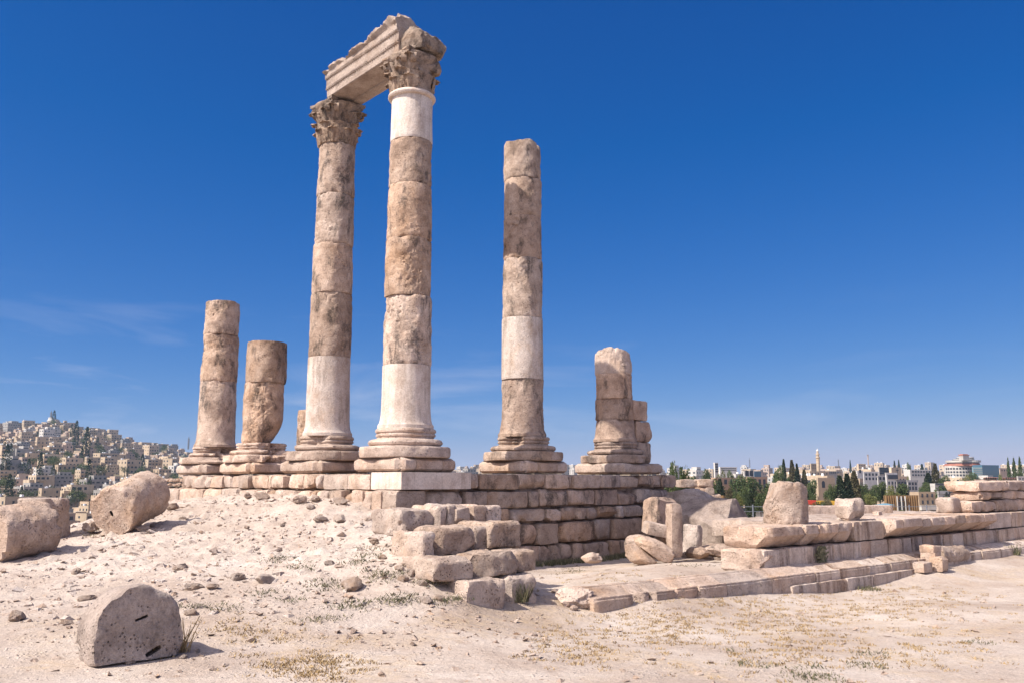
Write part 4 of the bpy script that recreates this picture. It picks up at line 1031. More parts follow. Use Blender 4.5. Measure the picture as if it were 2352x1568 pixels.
# tumbled stones at the far end of the podium
x_, y_, z_ = at(1582, 1206, 24.4)
boulder('boulder', 'rounded grey boulder resting on the tumbled rocks behind the leaning slabs', 'boulder', (1.25, 1.6, 1.15), (x_, y_ + .2, z_ - .1), (0.15, 0.1, 0.9), GREYS, 310, n=26, amp=0.10, flatb=0.02)  # grey stone stands in for shade on this boulder
x_, y_, z_ = at(1665, 1270, 22.6)
V, Fc = rough_box(2.1, 1.4, 1.55, r=0.14, amp=0.07, chip=0.16, cell=0.055, seed=311)
for nn, dd in (((0.80, -0.05, 0.60), 1.16), ((-0.5, -0.2, 0.85), 1.42), ((0.15, -0.93, 0.33), 0.92)):
    nn = np.array(nn) / np.linalg.norm(nn); s_ = V @ nn - dd + 0.06 * perlin(V * 1.7 + 3); V = V - np.where(s_ > 0, s_, 0)[:, None] * nn
tag(link('boulder', make_mesh('boulder', V, Fc, GREYS), None, (x_ + .05, y_ + 0.7, -0.35), math.radians(44)), 'broad sloping boulder in the shade, largest of the tumbled rocks', 'boulder')  # grey stone paints in the shade that misses this boulder
x_, y_, z_ = at(1716, 1272, 22.4)
boulder('boulder', 'low boulder sloping down toward the end of the low wall', 'boulder', (1.7, 1.4, 1.0), (x_ + .2, y_ + 0.5, -0.25), (0, 0.1, 0.4), OLD, 312, n=20, amp=0.15)
x_, y_, z_ = at(1655, 1275, 20.9)
boulder('rock', 'low flat rock at the foot of the broad shaded boulder', 'rock', (1.3, 0.8, 0.35), (x_, y_, -0.10), (0, 0.1, 0.3), OLD, 313, n=14, amp=0.2)
x_, y_, z_ = at(1584, 1240, 21.2)
slab('leaning_slab', 'narrow slab leaning beside the upright post among tumbled stones', 'stone slab', (0.22, 0.45, 0.80), (x_, y_, -0.15), (0, 0.18, 0.75), GREYS, r=.04, amp=.03, chip=.1)  # grey stone dulls the sunlit slab, in place of shade
x_, y_, z_ = at(1548, 1270, 20.4)
slab('upright_slab', 'tall upright stone post standing among the tumbled stones', 'stone post', (0.30, 0.28, 1.22), (x_, y_, -0.06), (0, 0.02, math.radians(25)), BLOCK, r=.035, amp=.018, chip=.06)
x_, y_, z_ = at(1507, 1215, 20.6)
slab('fallen_block', 'tilted rectangular block resting against the upright stone post', 'stone block', (0.62, 0.45, 0.28), (x_, y_, 0.42), (0.1, 0.2, math.radians(12)), BLOCK, r=.03, amp=.015, chip=.05)
x_, y_, z_ = at(1515, 1180, 21.4)
slab('fallen_block', 'dark block leaning on the podium behind the upright post', 'stone block', (0.75, 0.5, 0.85), (x_, y_ + .2, 0.42), (0.0, 0.1, math.radians(40)), DARK, r=.06, amp=.03, chip=.1)
x_, y_, z_ = at(1495, 1262, 20.1)
boulder('fallen_slab', 'flat slab sliding down the rock heap in front of tilted block', 'stone slab', (1.05, 0.7, 0.42), (x_, y_, -0.02), (0.15, 0.40, 0.1), BLOCK, 401, n=20, amp=0.12, flatb=.05)
x_, y_, z_ = at(1460, 1262, 19.9)
boulder('fallen_slab', 'pointed slab at the bottom left of the rock heap', 'stone slab', (0.75, 0.5, 0.40), (x_, y_, -0.15), (0.1, 0.45, -0.2), LIGHTB, 402, n=18, amp=0.2, flatb=.05)
for i, (px, py, D, dm) in enumerate([(1470, 1255, 20.9, (0.9, 0.7, 0.6)), (1530, 1265, 20.9, (0.8, 0.7, 0.6)), (1605, 1270, 20.6, (0.7, 0.5, 0.3))]):
    x_, y_, z_ = at(px, py, D)
    boulder('rock', ('dark rock under the flat slab of the rock heap', 'dark rock wedged behind the foot of the upright post', 'small rock right of the upright post foot')[i], 'rock', dm, (x_, y_, -0.1), (0, 0, i), DARK, 320 + i, n=14)
x_, y_, z_ = at(1357, 1278, 18.9)
boulder('rock', 'pale wedge rock lying at the foot of the podium wall', 'rock', (0.45, 0.4, 0.26), (x_, y_, -0.06), (0, 0, .4), LIGHTB, 330, n=12)
# stones on the low wall
def on_wall(x, back, z): 
    q = (W0[0] - WN[0] * back, W0[1] - WN[1] * back); s = along(x, q, WD); return (q[0] + WD[0] * s, q[1] + WD[1] * s, z)
V, Fc = drum_shape(0.47, 0.44, 0.86, seed=341, amp=0.025, chip=0.07, top=lambda x, y: -0.30 * np.clip((-x - 0.20) / 0.14, 0, 1.1) - 0.08 * np.clip((x - 0.25) / 0.15, 0, 1) + 0.05 * perlin(np.stack([x * 4, y * 4, 0 * x], 1)))
p = on_wall(1801, 0.62, 0.775)
tag(link('drum_fragment', make_mesh('drum_fragment', V, Fc, LIGHTB), None, p, 0.0), 'big broken drum piece standing upright on the near end of low wall', 'column drum')
p = on_wall(1944, 0.55, 0.78)
slab('cut_block', 'roughly cubic carved block standing on the low wall', 'stone block', (0.50, 0.5, 0.50), p, (0, 0.02, RW - 0.1), LIGHTB, r=.07, amp=.04, chip=.16, cell=.045)
p = on_wall(2172, 0.9, 0.79)
slab('cut_block', 'squat block on the platform left of the high stone courses', 'stone block', (0.6, 0.5, 0.42), p, (0, 0, RW), LIGHTB, r=.07, amp=.035, chip=.12)
p = on_wall(2205, 1.2, 0.79)
slab('cut_block', 'darker block behind the squat block on the platform', 'stone block', (0.5, 0.5, 0.44), p, (0, 0, RW + .3), OLD, r=.07, amp=.035, chip=.12)
p = on_wall(2010, 1.9, 0.74)
slab('cut_block', 'tiny stone lying on the paving behind the low wall', 'stone block', (0.22, 0.2, 0.12), p, (0, 0, RW), LIGHTB, r=.03, amp=.02, chip=.06)
# pile of cut blocks and a fallen small column in front of the moulding
for i, (px, py, dm, rz, lab) in enumerate([(2115, 1305, (0.5, 0.4, 0.22), .7, 'flat pale block at the front of the small block pile'), (2105, 1285, (0.45, 0.35, 0.2), .5, 'block leaning at left of the small block pile'),
                                     (2140, 1296, (0.4, 0.35, 0.36), .8, 'squarish block in the middle of the small block pile'), (2158, 1305, (0.36, 0.3, 0.34), .75, 'upright block at right end of the small block pile'), (2135, 1278, (0.42, 0.35, 0.18), .7, 'thin block capping the small block pile')]):
    g = gpick(px, py + 6) if i != 4 else gpick(2140, 1302)
    slab('cut_block', lab, 'stone block', dm, (g[0], g[1], g[2] - 0.02 + (0.33 if i == 4 else 0)), (0, 0, rz), LIGHTB, r=.03, amp=.02, chip=.07)
g = gpick(2155, 1300)
V, Fc = drum_shape(0.25, 0.22, 1.55, seed=350, amp=0.014, chip=0.05, segs=48)
P = np.stack([V[:, 2], V[:, 1], V[:, 0]], 1); P = rot_pts(P, euler3(0, 0, math.radians(42)))
tag(link('fallen_column', make_mesh('fallen_column', P, [f_[::-1] for f_ in Fc], LIGHTB), None, (g[0] + .05, g[1] + .25, g[2] + 0.2)), 'slim column piece lying on the dusty ground beside block pile', 'column drum')
# rough rock at the near end of the moulding
g = gpick(1322, 1396)
boulder('boulder', 'rough pitted rock at the near end of moulded plinth', 'boulder', (0.62, 0.5, 0.36), (g[0] - .02, g[1] + .15, g[2] - 0.03), (0, 0, .3), LIGHTB, 360, n=20, amp=0.4)
g = gpick(1318, 1402)
boulder('rock', 'small round stone in front of the rough pitted rock', 'rock', (0.13, 0.12, 0.09), (g[0], g[1], g[2] - 0.01), (0, 0, 0), ROCK, 361, n=8)
# rubble walls behind
rw = thing('rubble_wall', 'dark rubble stone wall beyond the left end of the podium', 'wall', at(394, 1130, 30.0))
for k in range(4):
    for j in range(9):
        wq = R.uniform(.2, .36); p = at(366 + j * 7 + R.uniform(-2, 2), 1131, 30.0)
        V, Fc = rock_shape(wq, .3, .17, n=6); link('stone_block', make_mesh('stone_block', V, Fc, DARK), rw, (p[0], p[1], zat(1135, 30) + k * .14), R.uniform(0, 3))
p = at(378, 1160, 27.0)
slab('end_block', 'sunlit block stack end at the far left foot of podium', 'stone block', (0.55, 0.5, 0.75), (p[0] - .1, p[1], p[2] - .25), (0, 0, .8), LIGHTB, r=.03, amp=.02, chip=.06)
tw = thing('terrace_wall', 'pale block wall remnant beyond the far end of the podium', 'wall', at(1590, 1140, 28.2))
for (xa, xb, ya, yb, m_) in ((1556, 1596, 1100, 1118, LIGHTB), (1596, 1634, 1100, 1118, LIGHTB), (1590, 1615, 1118, 1136, OLD), (1612, 1634, 1118, 1138, LIGHTB), (1622, 1650, 1133, 1150, LIGHTB), (1616, 1640, 1150, 1170, LIGHTB)):
    a = at(xa, yb, 28.2); b_ = at(xb, ya, 28.2)
    V, Fc = rough_box(b_[0] - a[0], 0.6, b_[2] - a[2], r=.04, amp=.02, chip=.08)
    link('stone_block', make_mesh('stone_block', V, Fc, m_), tw, ((a[0] + b_[0]) / 2, 28.2, a[2]), 0.15)
p = at(1980, 1190, 30.0)
slab('cut_block', 'long low kerb block with two small holes behind the low wall', 'stone block', (3.0, 0.5, 0.45), (at(1940, 1200, 25.5)[0], 25.5, 0.52), (0, 0, .3), LIGHTB, r=.03, amp=.015, chip=.04)

# ------------------------------------------------------------------ far terrain
RX = [-1500, -200, 0, 115, 200, 300, 400, 450, 650, 1080, 1300, 1540, 1700, 1900, 2000, 2150, 2352, 2700, 3900]
RROW = [1000, 972, 980, 976, 990, 1022, 1036, 1044, 1062, 1078, 1076, 1086, 1090, 1084, 1078, 1082, 1090, 1085, 1085]
RD = [850, 850, 850, 850, 850, 850, 870, 950, 1300, 1500, 1500, 1500, 1500, 1500, 1500, 1500, 1500, 1500, 1500]
def hill(xp, D):
    xp = np.asarray(xp, float); D = np.asarray(D, float)
    ridge = np.interp(xp, RX, RROW); rd = np.interp(xp, RX, RD)
    lw = np.clip((700 - xp) / 250, 0, 1)
    lg = np.log(D)
    l_rows = np.interp(lg, np.log([30, 60, 120, 260, 400, 800]), [1420, 1330, 1275, 1208, 1150, 1000])
    # left hill: even climb from the valley to the crest
    t_ = np.clip((D - 260) / (rd - 260), 0, 1)
    zl = np.where(D < 260, EYE + np.vectorize(ratio)(l_rows) * D, (EYE + ratio(1208) * 260) * (1 - t_) + (EYE + np.vectorize(ratio)(ridge) * rd) * t_)
    r_rows = np.interp(lg, np.log([30, 60, 130, 300, 700]), [1330, 1240, 1184, 1146, 1118])
    t2 = np.clip((np.log(np.maximum(D, 700)) - math.log(700)) / (np.log(rd) - math.log(700) + 1e-6), 0, 1)
    rr = r_rows * (1 - t2) + ridge * t2
    zr = EYE + np.vectorize(ratio)(rr) * np.minimum(D, rd)
    z = zl * lw + zr * (1 - lw)
    z = z - np.maximum(0, D - rd) * 0.04
    return z
def hz(x, D): return float(hill(np.array([x]), np.array([D]))[0])
def hat(x, D): return (az(x) * D, D, hz(x, D))
hxs = np.arange(-1500, 3900, 30.0); hds = np.concatenate([np.geomspace(30, 1500, 110), np.geomspace(1600, 9000, 14)])
HX, HD = np.meshgrid(hxs, hds); hv = hill(HX.ravel(), HD.ravel())
hP = np.stack([np.array([az(x) for x in HX.ravel()]) * HD.ravel(), HD.ravel(), hv], 1)
hP[:, 2] += np.minimum(2.0, HD.ravel() * 0.006) * fbm(hP * np.array([.03, .03, 0]) + 5, 3)
nx_ = len(hxs); ii, jj = np.meshgrid(np.arange(nx_ - 1), np.arange(len(hds) - 1)); a_ = (jj * nx_ + ii).ravel()
HILL, t, b = base_mat('dry_hillside', 0.95)
g_ = N(t, 'ShaderNodeNewGeometry'); n1 = N(t, 'ShaderNodeTexNoise'); n1.inputs['Scale'].default_value = 0.035; n1.inputs['Detail'].default_value = 9; n1.inputs['Roughness'].default_value = 0.7
t.links.new(g_.outputs['Position'], n1.inputs['Vector'])
r_ = ramp(t, [(0.30, (0.08, 0.085, 0.05)), (0.42, (0.20, 0.16, 0.11)), (0.52, (0.38, 0.28, 0.19)), (0.72, (0.48, 0.37, 0.27))]); t.links.new(n1.outputs['Fac'], r_.inputs[0]); t.links.new(r_.outputs[0], b.inputs['Base Color'])
tag(link('hills', make_mesh('hills', hP, np.stack([a_, a_ + 1, a_ + 1 + nx_, a_ + nx_], 1), HILL)), kind='structure')

# ------------------------------------------------------------------ houses on the hillsides
def wallmat(name, col, var=0.12):
    m, t, b = base_mat(name, 0.9); oi = N(t, 'ShaderNodeObjectInfo'); tcn = N(t, 'ShaderNodeTexCoord')
    n = N(t, 'ShaderNodeTexNoise'); n.inputs['Scale'].default_value = 0.5; n.inputs['Detail'].default_value = 7; n.inputs['Roughness'].default_value = 0.65
    mp_ = N(t, 'ShaderNodeMapping'); mp_.inputs['Scale'].default_value = (1, 1, 0.4); t.links.new(tcn.outputs['Object'], mp_.inputs[0]); t.links.new(mp_.outputs[0], n.inputs['Vector'])
    r = ramp(t, [(0.3, tuple(c * 0.72 for c in col)), (0.6, col)]); t.links.new(n.outputs['Fac'], r.inputs[0])
    hv_ = N(t, 'ShaderNodeHueSaturation'); mr = N(t, 'ShaderNodeMapRange'); mr.inputs['To Min'].default_value = 1 - var * 1.5; mr.inputs['To Max'].default_value = 1 + var
    t.links.new(oi.outputs['Random'], mr.inputs['Value']); t.links.new(mr.outputs[0], hv_.inputs['Value']); t.links.new(r.outputs[0], hv_.inputs['Color']); t.links.new(hv_.outputs[0], b.inputs['Base Color'])
    return m
WALLS = [('cream', wallmat('cream_plaster', (0.50, 0.395, 0.285))), ('beige', wallmat('beige_stone', (0.42, 0.32, 0.225))), ('pinkish', wallmat('pinkish_stone', (0.44, 0.335, 0.265))),
         ('grey', wallmat('grey_concrete', (0.31, 0.288, 0.267))), ('white', wallmat('white_plaster', (0.50, 0.47, 0.43)))]
GLASS = flat('dark_window', (0.035, 0.04, 0.05), 0.25, 0.5)
TANK = flat('white_tank', (0.75, 0.75, 0.74), 0.5)
ROOF = wallmat('dusty_roof', (0.45, 0.40, 0.35))
REDROOF = wallmat('red_tiles', (0.38, 0.17, 0.125))
class MB:
    def __init__(self): self.v, self.f, self.m = [], [], []
    def box(self, x0, x1, y0, y1, z0, z1, mi=0, top=None):
        o = len(self.v)
        self.v += [(x0, y0, z0), (x1, y0, z0), (x1, y1, z0), (x0, y1, z0), (x0, y0, z1), (x1, y0, z1), (x1, y1, z1), (x0, y1, z1)]
        self.f += [(o, o + 3, o + 2, o + 1), (o + 4, o + 5, o + 6, o + 7), (o, o + 1, o + 5, o + 4), (o + 1, o + 2, o + 6, o + 5), (o + 2, o + 3, o + 7, o + 6), (o + 3, o, o + 4, o + 7)]
        self.m += [mi, top if top is not None else mi, mi, mi, mi, mi]
    def cyl(self, x, y, r, z0, z1, mi=0, n=10, r1=None):
        o = len(self.v); r1 = r if r1 is None else r1
        for z, q in ((z0, r), (z1, r1)):
            for k in range(n): self.v.append((x + q * math.cos(k * 6.2832 / n), y + q * math.sin(k * 6.2832 / n), z))
        for k in range(n): self.f.append((o + k, o + (k + 1) % n, o + n + (k + 1) % n, o + n + k)); self.m.append(mi)
        self.f.append(tuple(o + n + k for k in range(n))); self.m.append(mi)
        self.f.append(tuple(o + n - 1 - k for k in range(n))); self.m.append(mi)
    def mesh(self, name, mats): return make_mesh(name, self.v, self.f, mats, smooth=False, mi=self.m)
def house_mesh(seed, wm, wide=1.0):
    """flat-roofed house: x runs along its right face, corner at the origin toward -y; walls, window openings, parapet, tanks"""
    r = random.Random(seed); b_ = MB(); st = r.choice([2, 2, 3, 3, 4]); sh = r.uniform(2.9, 3.4)
    lx, ly = r.uniform(9, 15) * wide, r.uniform(8, 13); h = st * sh + r.uniform(.2, .8)
    def block(x0, x1, y0, y1, z1, nst):
        b_.box(x0, x1, y0, y1, -7, z1 - 0.55, 0, top=3)
        t_ = 0.25
        for q in ((x0 - .03, x1 + .03, y0 - .03, y0 + t_), (x0 - .03, x1 + .03, y1 - t_, y1 + .03), (x0 - .03, x0 + t_, y0 + t_, y1 - t_), (x1 - t_, x1 + .03, y0 + t_, y1 - t_)): b_.box(*q, z1 - 0.57, z1, 0)
        ww, wh = r.uniform(1.0, 1.7), r.uniform(1.2, 1.6)
        for k in range(nst + 1):
            zb = z1 - 0.9 - (k + 1) * sh + 1.0 + sh * 0.05
            for (a0, a1, face) in ((x0, x1, 'y'), (y0, y1, 'x')):
                n = max(2, int((a1 - a0) / r.uniform(2.6, 3.8)))
                for i in range(n):
                    if r.random() < 0.14: continue
                    c = a0 + (a1 - a0) * (i + .5) / n; e = ww / 2 * r.choice([1, 1, 1, .7, 1.5])
                    if face == 'y': b_.box(c - e, c + e, y0 - .04, y0 + .02, zb, zb + wh, 1)
                    else: b_.box(x0 - .04, x0 + .02, c - e, c + e, zb, zb + wh, 1)
            if r.random() < 0.35:                            # balcony slab
                b_.box(x0 + lx * .1, x0 + lx * .55, y0 - 1.2, y0 - .05, zb - 1.0, zb - .82, 0); b_.box(x0 + lx * .1, x0 + lx * .55, y0 - 1.2, y0 - 1.1, zb - .82, zb - .05, 0)
    block(0, lx, 0, ly, h, st)
    if r.random() < 0.6:
        q = r.uniform(.35, .65); b2 = h + r.uniform(2.2, 3.3)
        block(lx * (1 - q), lx - .4, ly * .3, ly - .4, b2, 0)
    for _ in range(r.choice([1, 2, 2, 3])):
        px, py = r.uniform(.8, lx * .45), r.uniform(.8, ly - 1)
        if r.random() < .5: b_.cyl(px, py, .6, h - .5, h + 1.1, 2)
        else: b_.box(px - .6, px + .6, py - .6, py + .6, h - .5, h + 0.9, 2)
    if r.random() < 0.5: b_.box(-lx * r.uniform(.2, .4), -.03, ly * .2, ly, -7, h - sh * r.choice([1, 1, 2]), 0, top=3)
    return b_.mesh('hillside_house', [wm, GLASS, TANK, ROOF]), st, lx, ly, h
HM = []
for k in range(30):
    cname, wm = WALLS[(0, 1, 0, 2, 3, 1, 0, 4, 2, 1)[k % 10]]
    HM.append((cname,) + house_mesh(900 + k, wm, wide=1.0 if k % 3 else 1.5))
ORD = ['first', 'second', 'third', 'fourth', 'fifth', 'sixth', 'seventh', 'eighth', 'ninth', 'tenth', 'eleventh', 'twelfth', 'thirteenth', 'fourteenth', 'fifteenth', 'sixteenth', 'seventeenth', 'eighteenth', 'nineteenth', 'twentieth', 'twenty-first', 'twenty-second', 'twenty-third', 'twenty-fourth', 'twenty-fifth', 'twenty-sixth', 'twenty-seventh', 'twenty-eighth', 'twenty-ninth', 'thirtieth', 'thirty-first', 'thirty-second', 'thirty-third', 'thirty-fourth', 'thirty-fifth', 'thirty-sixth']
STN = {2: 'two', 3: 'three', 4: 'four'}
rh = random.Random(44)
def tier(D, x0, x1, where, group, step=1.0, sc=(0.9, 1.25), skip=0.06, picks=None, nm='hillside_house'):
    x = x0; k = 0
    while x < x1:
        cname, me, st, lx, ly, h = HM[rh.randrange(30)] if picks is None else HM[rh.choice(picks)]
        s = rh.uniform(*sc); dd = D * rh.uniform(.975, 1.025); a = math.radians(rh.choice([40, 50, 58, 66]) + rh.uniform(-6, 6))
        wpx = (lx * math.cos(a) + ly * math.sin(a)) * s * 2000 / dd
        if rh.random() > skip:
            p = hat(x + ly * math.sin(a) * s * 2000 / dd, dd)
            o = link(nm, me, None, (p[0], p[1], p[2] - 0.6), a, scale=(s, s, s * rh.uniform(.9, 1.15)))
            tag(o, f'{cname} {STN[st]} storey house, {ORD[min(k, 35)]} from left, {where}', 'house', group); k += 1
        x += wpx * step * rh.uniform(.85, 1.15)
NT = 25
for i in range(NT):
    D = 205 * (835 / 205) ** (i / (NT - 1))
    wh = f'{ORD[NT - 1 - i]} row below left hilltop' if i < NT - 1 else 'top row along left hill crest'
    tier(D, -25, min(455, 470), wh, 'houses covering the left hillside', step=0.95 if i > 5 else 1.2, sc=(.40, .64), skip=0.12 if i > 6 else 0.25)
RT = [275, 340, 420, 520, 640, 800, 1000, 1210, 1440]
for i, D in enumerate(RT):
    wh = f'{ORD[len(RT) - 1 - i]} row below right skyline' if i < len(RT) - 1 else 'top row along right skyline'
    tier(D, 1535, 2360, wh, 'houses along the far right skyline', step=1.15, sc=(min(.95, .30 + D / 1500), min(1.3, .5 + D / 1300)), skip=0.12 if D > 300 else 0.3, picks=[k for k in range(30) if k % 10 in (0, 2, 3, 6, 7, 7, 8)] + [7, 17, 27], nm='city_house')
for i, D in enumerate([800, 1100, 1420]):
    wh = ('lowest', 'middle', 'upper')[i]
    tier(D, 1048, 1100, f'{wh} row between corner column and lone tall column', 'houses seen between the columns', step=1.1, sc=(.6, 1.0), nm='city_house')
    tier(D, 1272, 1330, f'{wh} row left of short broken column', 'houses seen between the columns', step=1.1, sc=(.6, 1.0), nm='city_house')
    tier(D * .8, 632, 700, f'{wh} row behind the pale column foot', 'houses seen between the columns', step=1.15, sc=(.6, 1.0), nm='city_house')

# the rest of the city: houses that only show from beside or beyond the columns, as one mass
DV, DF, DM = [], [], []; off_ = 0
hm_np = []
for cname, me, st, lx, ly, h in HM[:12]:
    v_ = np.empty(len(me.vertices) * 3); me.vertices.foreach_get('co', v_); hm_np.append((v_.reshape(-1, 3), [tuple(q.vertices) for q in me.polygons], [q.material_index for q in me.polygons]))
rd_ = random.Random(8)
def mass(xa, xb, D0, D1, n, sc):
    global off_
    for _ in range(n):
        x = rd_.uniform(xa, xb); D = D0 * (D1 / D0) ** rd_.random(); v_, f_, m_ = hm_np[rd_.randrange(12)]; s_ = rd_.uniform(*sc); a = math.radians(rd_.uniform(38, 70)); p = hat(x, D)
        ca, sa = math.cos(a) * s_, math.sin(a) * s_
        DV.append(np.stack([v_[:, 0] * ca - v_[:, 1] * sa + p[0], v_[:, 0] * sa + v_[:, 1] * ca + p[1], v_[:, 2] * s_ + p[2] - .6], 1)); DF.extend([tuple(q + off_ for q in f) for f in f_]); DM.extend(m_); off_ += len(v_)
mass(-900, -40, 260, 850, 190, (.45, .75)); mass(470, 640, 330, 900, 40, (.45, .7)); mass(690, 1050, 500, 1350, 70, (.6, 1.0)); mass(1100, 1275, 600, 1400, 30, (.6, 1.0)); mass(1330, 1535, 500, 1400, 40, (.6, 1.0)); mass(2370, 2900, 300, 1400, 70, (.5, 1.0))
tag(link('distant_houses', make_mesh('distant_houses', np.concatenate(DV), DF, [WALLS[0][1], GLASS, TANK, ROOF], smooth=False, mi=DM)), 'mass of far pale houses spreading beyond the columns', kind='stuff')

# ------------------------------------------------------------------ larger buildings of the city on the right
UNITW = MB(); UNITW.box(-.5, .5, -.06, .06, 0, 1, 0); WIN = UNITW.mesh('window', [GLASS])
def windows(parent, P, d, nrm, ln, zs, n, ww=1.4, wh=1.5, a0=0.05, a1=0.95, mat=None, frame=None):
    ang = math.atan2(d[1], d[0])
    me = WIN if mat is None else mat
    for z in zs:
        for i in range(n):
            s = ln * (a0 + (a1 - a0) * (i + .5) / n)
            link('window', me, parent, (P[0] + d[0] * s + nrm[0] * .02, P[1] + d[1] * s + nrm[1] * .02, z), ang, scale=(ww, 1, wh))
def city(name, label, cat, x0, xc, x1, ytop, D, mat, ang=40, rowsL=(), nL=0, rowsR=(), nR=0, ww=1.4, wh=1.5, base_drop=6, parapet=0.6, roof=None, group=None, eave=0.0):
    """box building; its near corner is seen at column xc, its left and right ends at x0 and x1; window rows given as picture rows of their sills"""
    P = (az(xc) * D, D); u = (math.cos(math.radians(ang)), math.sin(math.radians(ang))); v = (-u[1], u[0])
    lu = along(x1, P, u); lv = along(x0, P, v) if x0 < xc - .5 else 8.0
    zt, zb = zat(ytop, D), hz(xc, D) - base_drop
    e = thing(name, label, cat, (P[0], P[1], zb), math.radians(ang), group)
    b_ = MB(); hh = zt - zb
    b_.box(0, lu, 0, lv, 0, hh - parapet, 0, top=1)
    t_ = .3
    if roof is None:
        for q in ((-.04, lu + .04, -.04, t_), (-.04, lu + .04, lv - t_, lv + .04), (-.04, t_, t_, lv - t_), (lu - t_, lu + .04, t_, lv - t_)): b_.box(*q, hh - parapet - .01, hh, 0)
    link('wall', b_.mesh('wall', [mat, ROOF]), e, (P[0], P[1], zb), math.radians(ang))
    if roof is not None:
        b2 = MB(); o = eave; zr = hh - parapet + .02; rise = min(lu, lv) * 0.22
        b2.v = [(-o, -o, zr), (lu + o, -o, zr), (lu + o, lv + o, zr), (-o, lv + o, zr)]
        if lu > lv: b2.v += [(lv * .5, lv / 2, zr + rise), (lu - lv * .5, lv / 2, zr + rise)]; b2.f = [(0, 1, 5, 4), (1, 2, 5), (2, 3, 4, 5), (3, 0, 4), (3, 2, 1, 0)]
        else: b2.v += [(lu / 2, lu * .5, zr + rise), (lu / 2, lv - lu * .5, zr + rise)]; b2.f = [(0, 1, 4), (1, 2, 5, 4), (2, 3, 5), (3, 0, 4, 5), (3, 2, 1, 0)]
        b2.m = [0] * 5
        link('roof', b2.mesh('roof', [roof]), e, (P[0], P[1], zb), math.radians(ang))
    nr_, nl_ = (u[1], -u[0]), (-u[0], -u[1])
    if nR: windows(e, P, u, nr_, lu, [zat(y, D) for y in rowsR], nR, ww * .37, wh * .37)
    if nL: windows(e, P, v, nl_, lv, [zat(y, D) for y in rowsL], nL, ww * .37, wh * .37)
    return e, P, u, v, lu, lv, zt, zb
def part_box(e, name, mat, P, u, ang, s0, s1, t0, t1, z0, z1):
    b_ = MB(); b_.box(s0, s1, t0, t1, 0, z1 - z0, 0)
    return link(name, b_.mesh(name, [mat]), e, (P[0], P[1], z0), math.radians(ang))
def r1(zx, zy=None): return 1519.2 + .17704 * zx if zy is None else (1519.2 + .17704 * zx, 1012.8 + .17704 * zy)
def r2(zx): return 1935.6 + .17704 * zx
def ry(zy): return 1012.8 + .17704 * zy
W = dict(WALLS)
TAN = wallmat('tan_stone', (0.40, 0.275, 0.195), .05); TAN2 = wallmat('warm_stone', (0.47, 0.365, 0.26), .05); LGREY = wallmat('light_grey_render', (0.50, 0.48, 0.455), .04); BLUEG = flat('blue_glass', (0.06, 0.13, 0.19), 0.15, 0.6)
TEAL = flat('teal_glass', (0.19, 0.31, 0.34), 0.2, 0.6); BURLAP = wallmat('burlap_sheet', (0.25, 0.155, 0.075), .04); WHITEW = wallmat('bright_white_render', (0.62, 0.595, 0.56), .03)
city('apartment_building', 'long tan stone building with two window rows behind the dark shaded boulder', 'building', r1(640), r1(700), r1(1100), ry(468), 230, TAN, 30, rowsR=[ry(555)], nR=5, ww=2.6, wh=3.4)
city('apartment_building', 'tan stone wing with stacked windows, right end of the long tan building', 'building', r1(1095), r1(1112), r1(1375), ry(458), 222, TAN, 32, rowsR=[ry(556), ry(625)], nR=4, ww=2.3, wh=3.4)
city('rooftop_house', 'white rooftop house with big openings above the tan building', 'building', r1(1066), r1(1078), r1(1205), ry(384), 245, WHITEW, 25, rowsR=[ry(448)], nR=2, ww=3.2, wh=4.0)
city('office_block', 'dark grey glass block right of the white rooftop house', 'building', r1(1200), r1(1210), r1(1295), ry(385), 290, BLUEG, 30)
city('office_tower', 'narrow blue grey tower rising left of the long tan building', 'building', r1(683), r1(700), r1(742), ry(275), 330, LGREY, 40, rowsR=[ry(q) for q in (310, 340, 370, 400)], nR=2, ww=2, wh=1.6)
city('office_block', 'long low white building with ribbon window strips near the skyline', 'building', r1(750), r1(765), r1(985), ry(330), 480, WHITEW, 25, rowsR=[ry(352), ry(375)], nR=10, ww=2.4, wh=1.1)
e, P, u, v, lu, lv, zt, zb = city('mosque', 'warm stone mosque hall with arched windows below the minaret', 'mosque', r1(1700), r1(1725), r1(1890), ry(500), 260, TAN2, 30)
def arch_mesh():
    vv = [(-.5, -.06, 0), (.5, -.06, 0)] + [(.5 * math.cos(k * math.pi / 8), -.06, .68 + .32 * math.sin(k * math.pi / 8)) for k in range(9)]
    n = len(vv); vv += [(x, .06, z) for x, y, z in vv]
    ff = [tuple(range(n)), tuple(range(2 * n - 1, n - 1, -1))] + [(i, (i + 1) % n + 0, (i + 1) % n + n, i + n)[::-1] for i in range(n)]
    return make_mesh('window', vv, ff, GLASS, smooth=False)
ARCH = arch_mesh()
windows(e, P, u, (u[1], -u[0]), lu, [zat(ry(580), 260)], 2, .7, 1.25, .42, .82, mat=ARCH)
e, P, u, v, lu, lv, zt, zb = city('mosque_annex', 'warm stone hall with one tall arch, right of the mosque hall', 'mosque', r1(2010), r1(2030), r1(2250), ry(470), 262, TAN2, 30)
windows(e, P, u, (u[1], -u[0]), lu, [zat(ry(600), 262)], 1, 1.3, 2.0, .1, .5, mat=ARCH)
city('stone_house', 'warm stone block with small windows at the foot of the minaret', 'building', r1(1910), r1(1930), r1(2180), ry(385), 420, TAN2, 30, rowsR=[ry(430)], nR=6, ww=1.6, wh=2.4)
city('apartment_building', 'cream corner house left of the minaret shaft', 'building', r1(1935), r1(1950), r1(2020), ry(285), 470, W['cream'], 35, rowsR=[ry(320), ry(350)], nR=3)
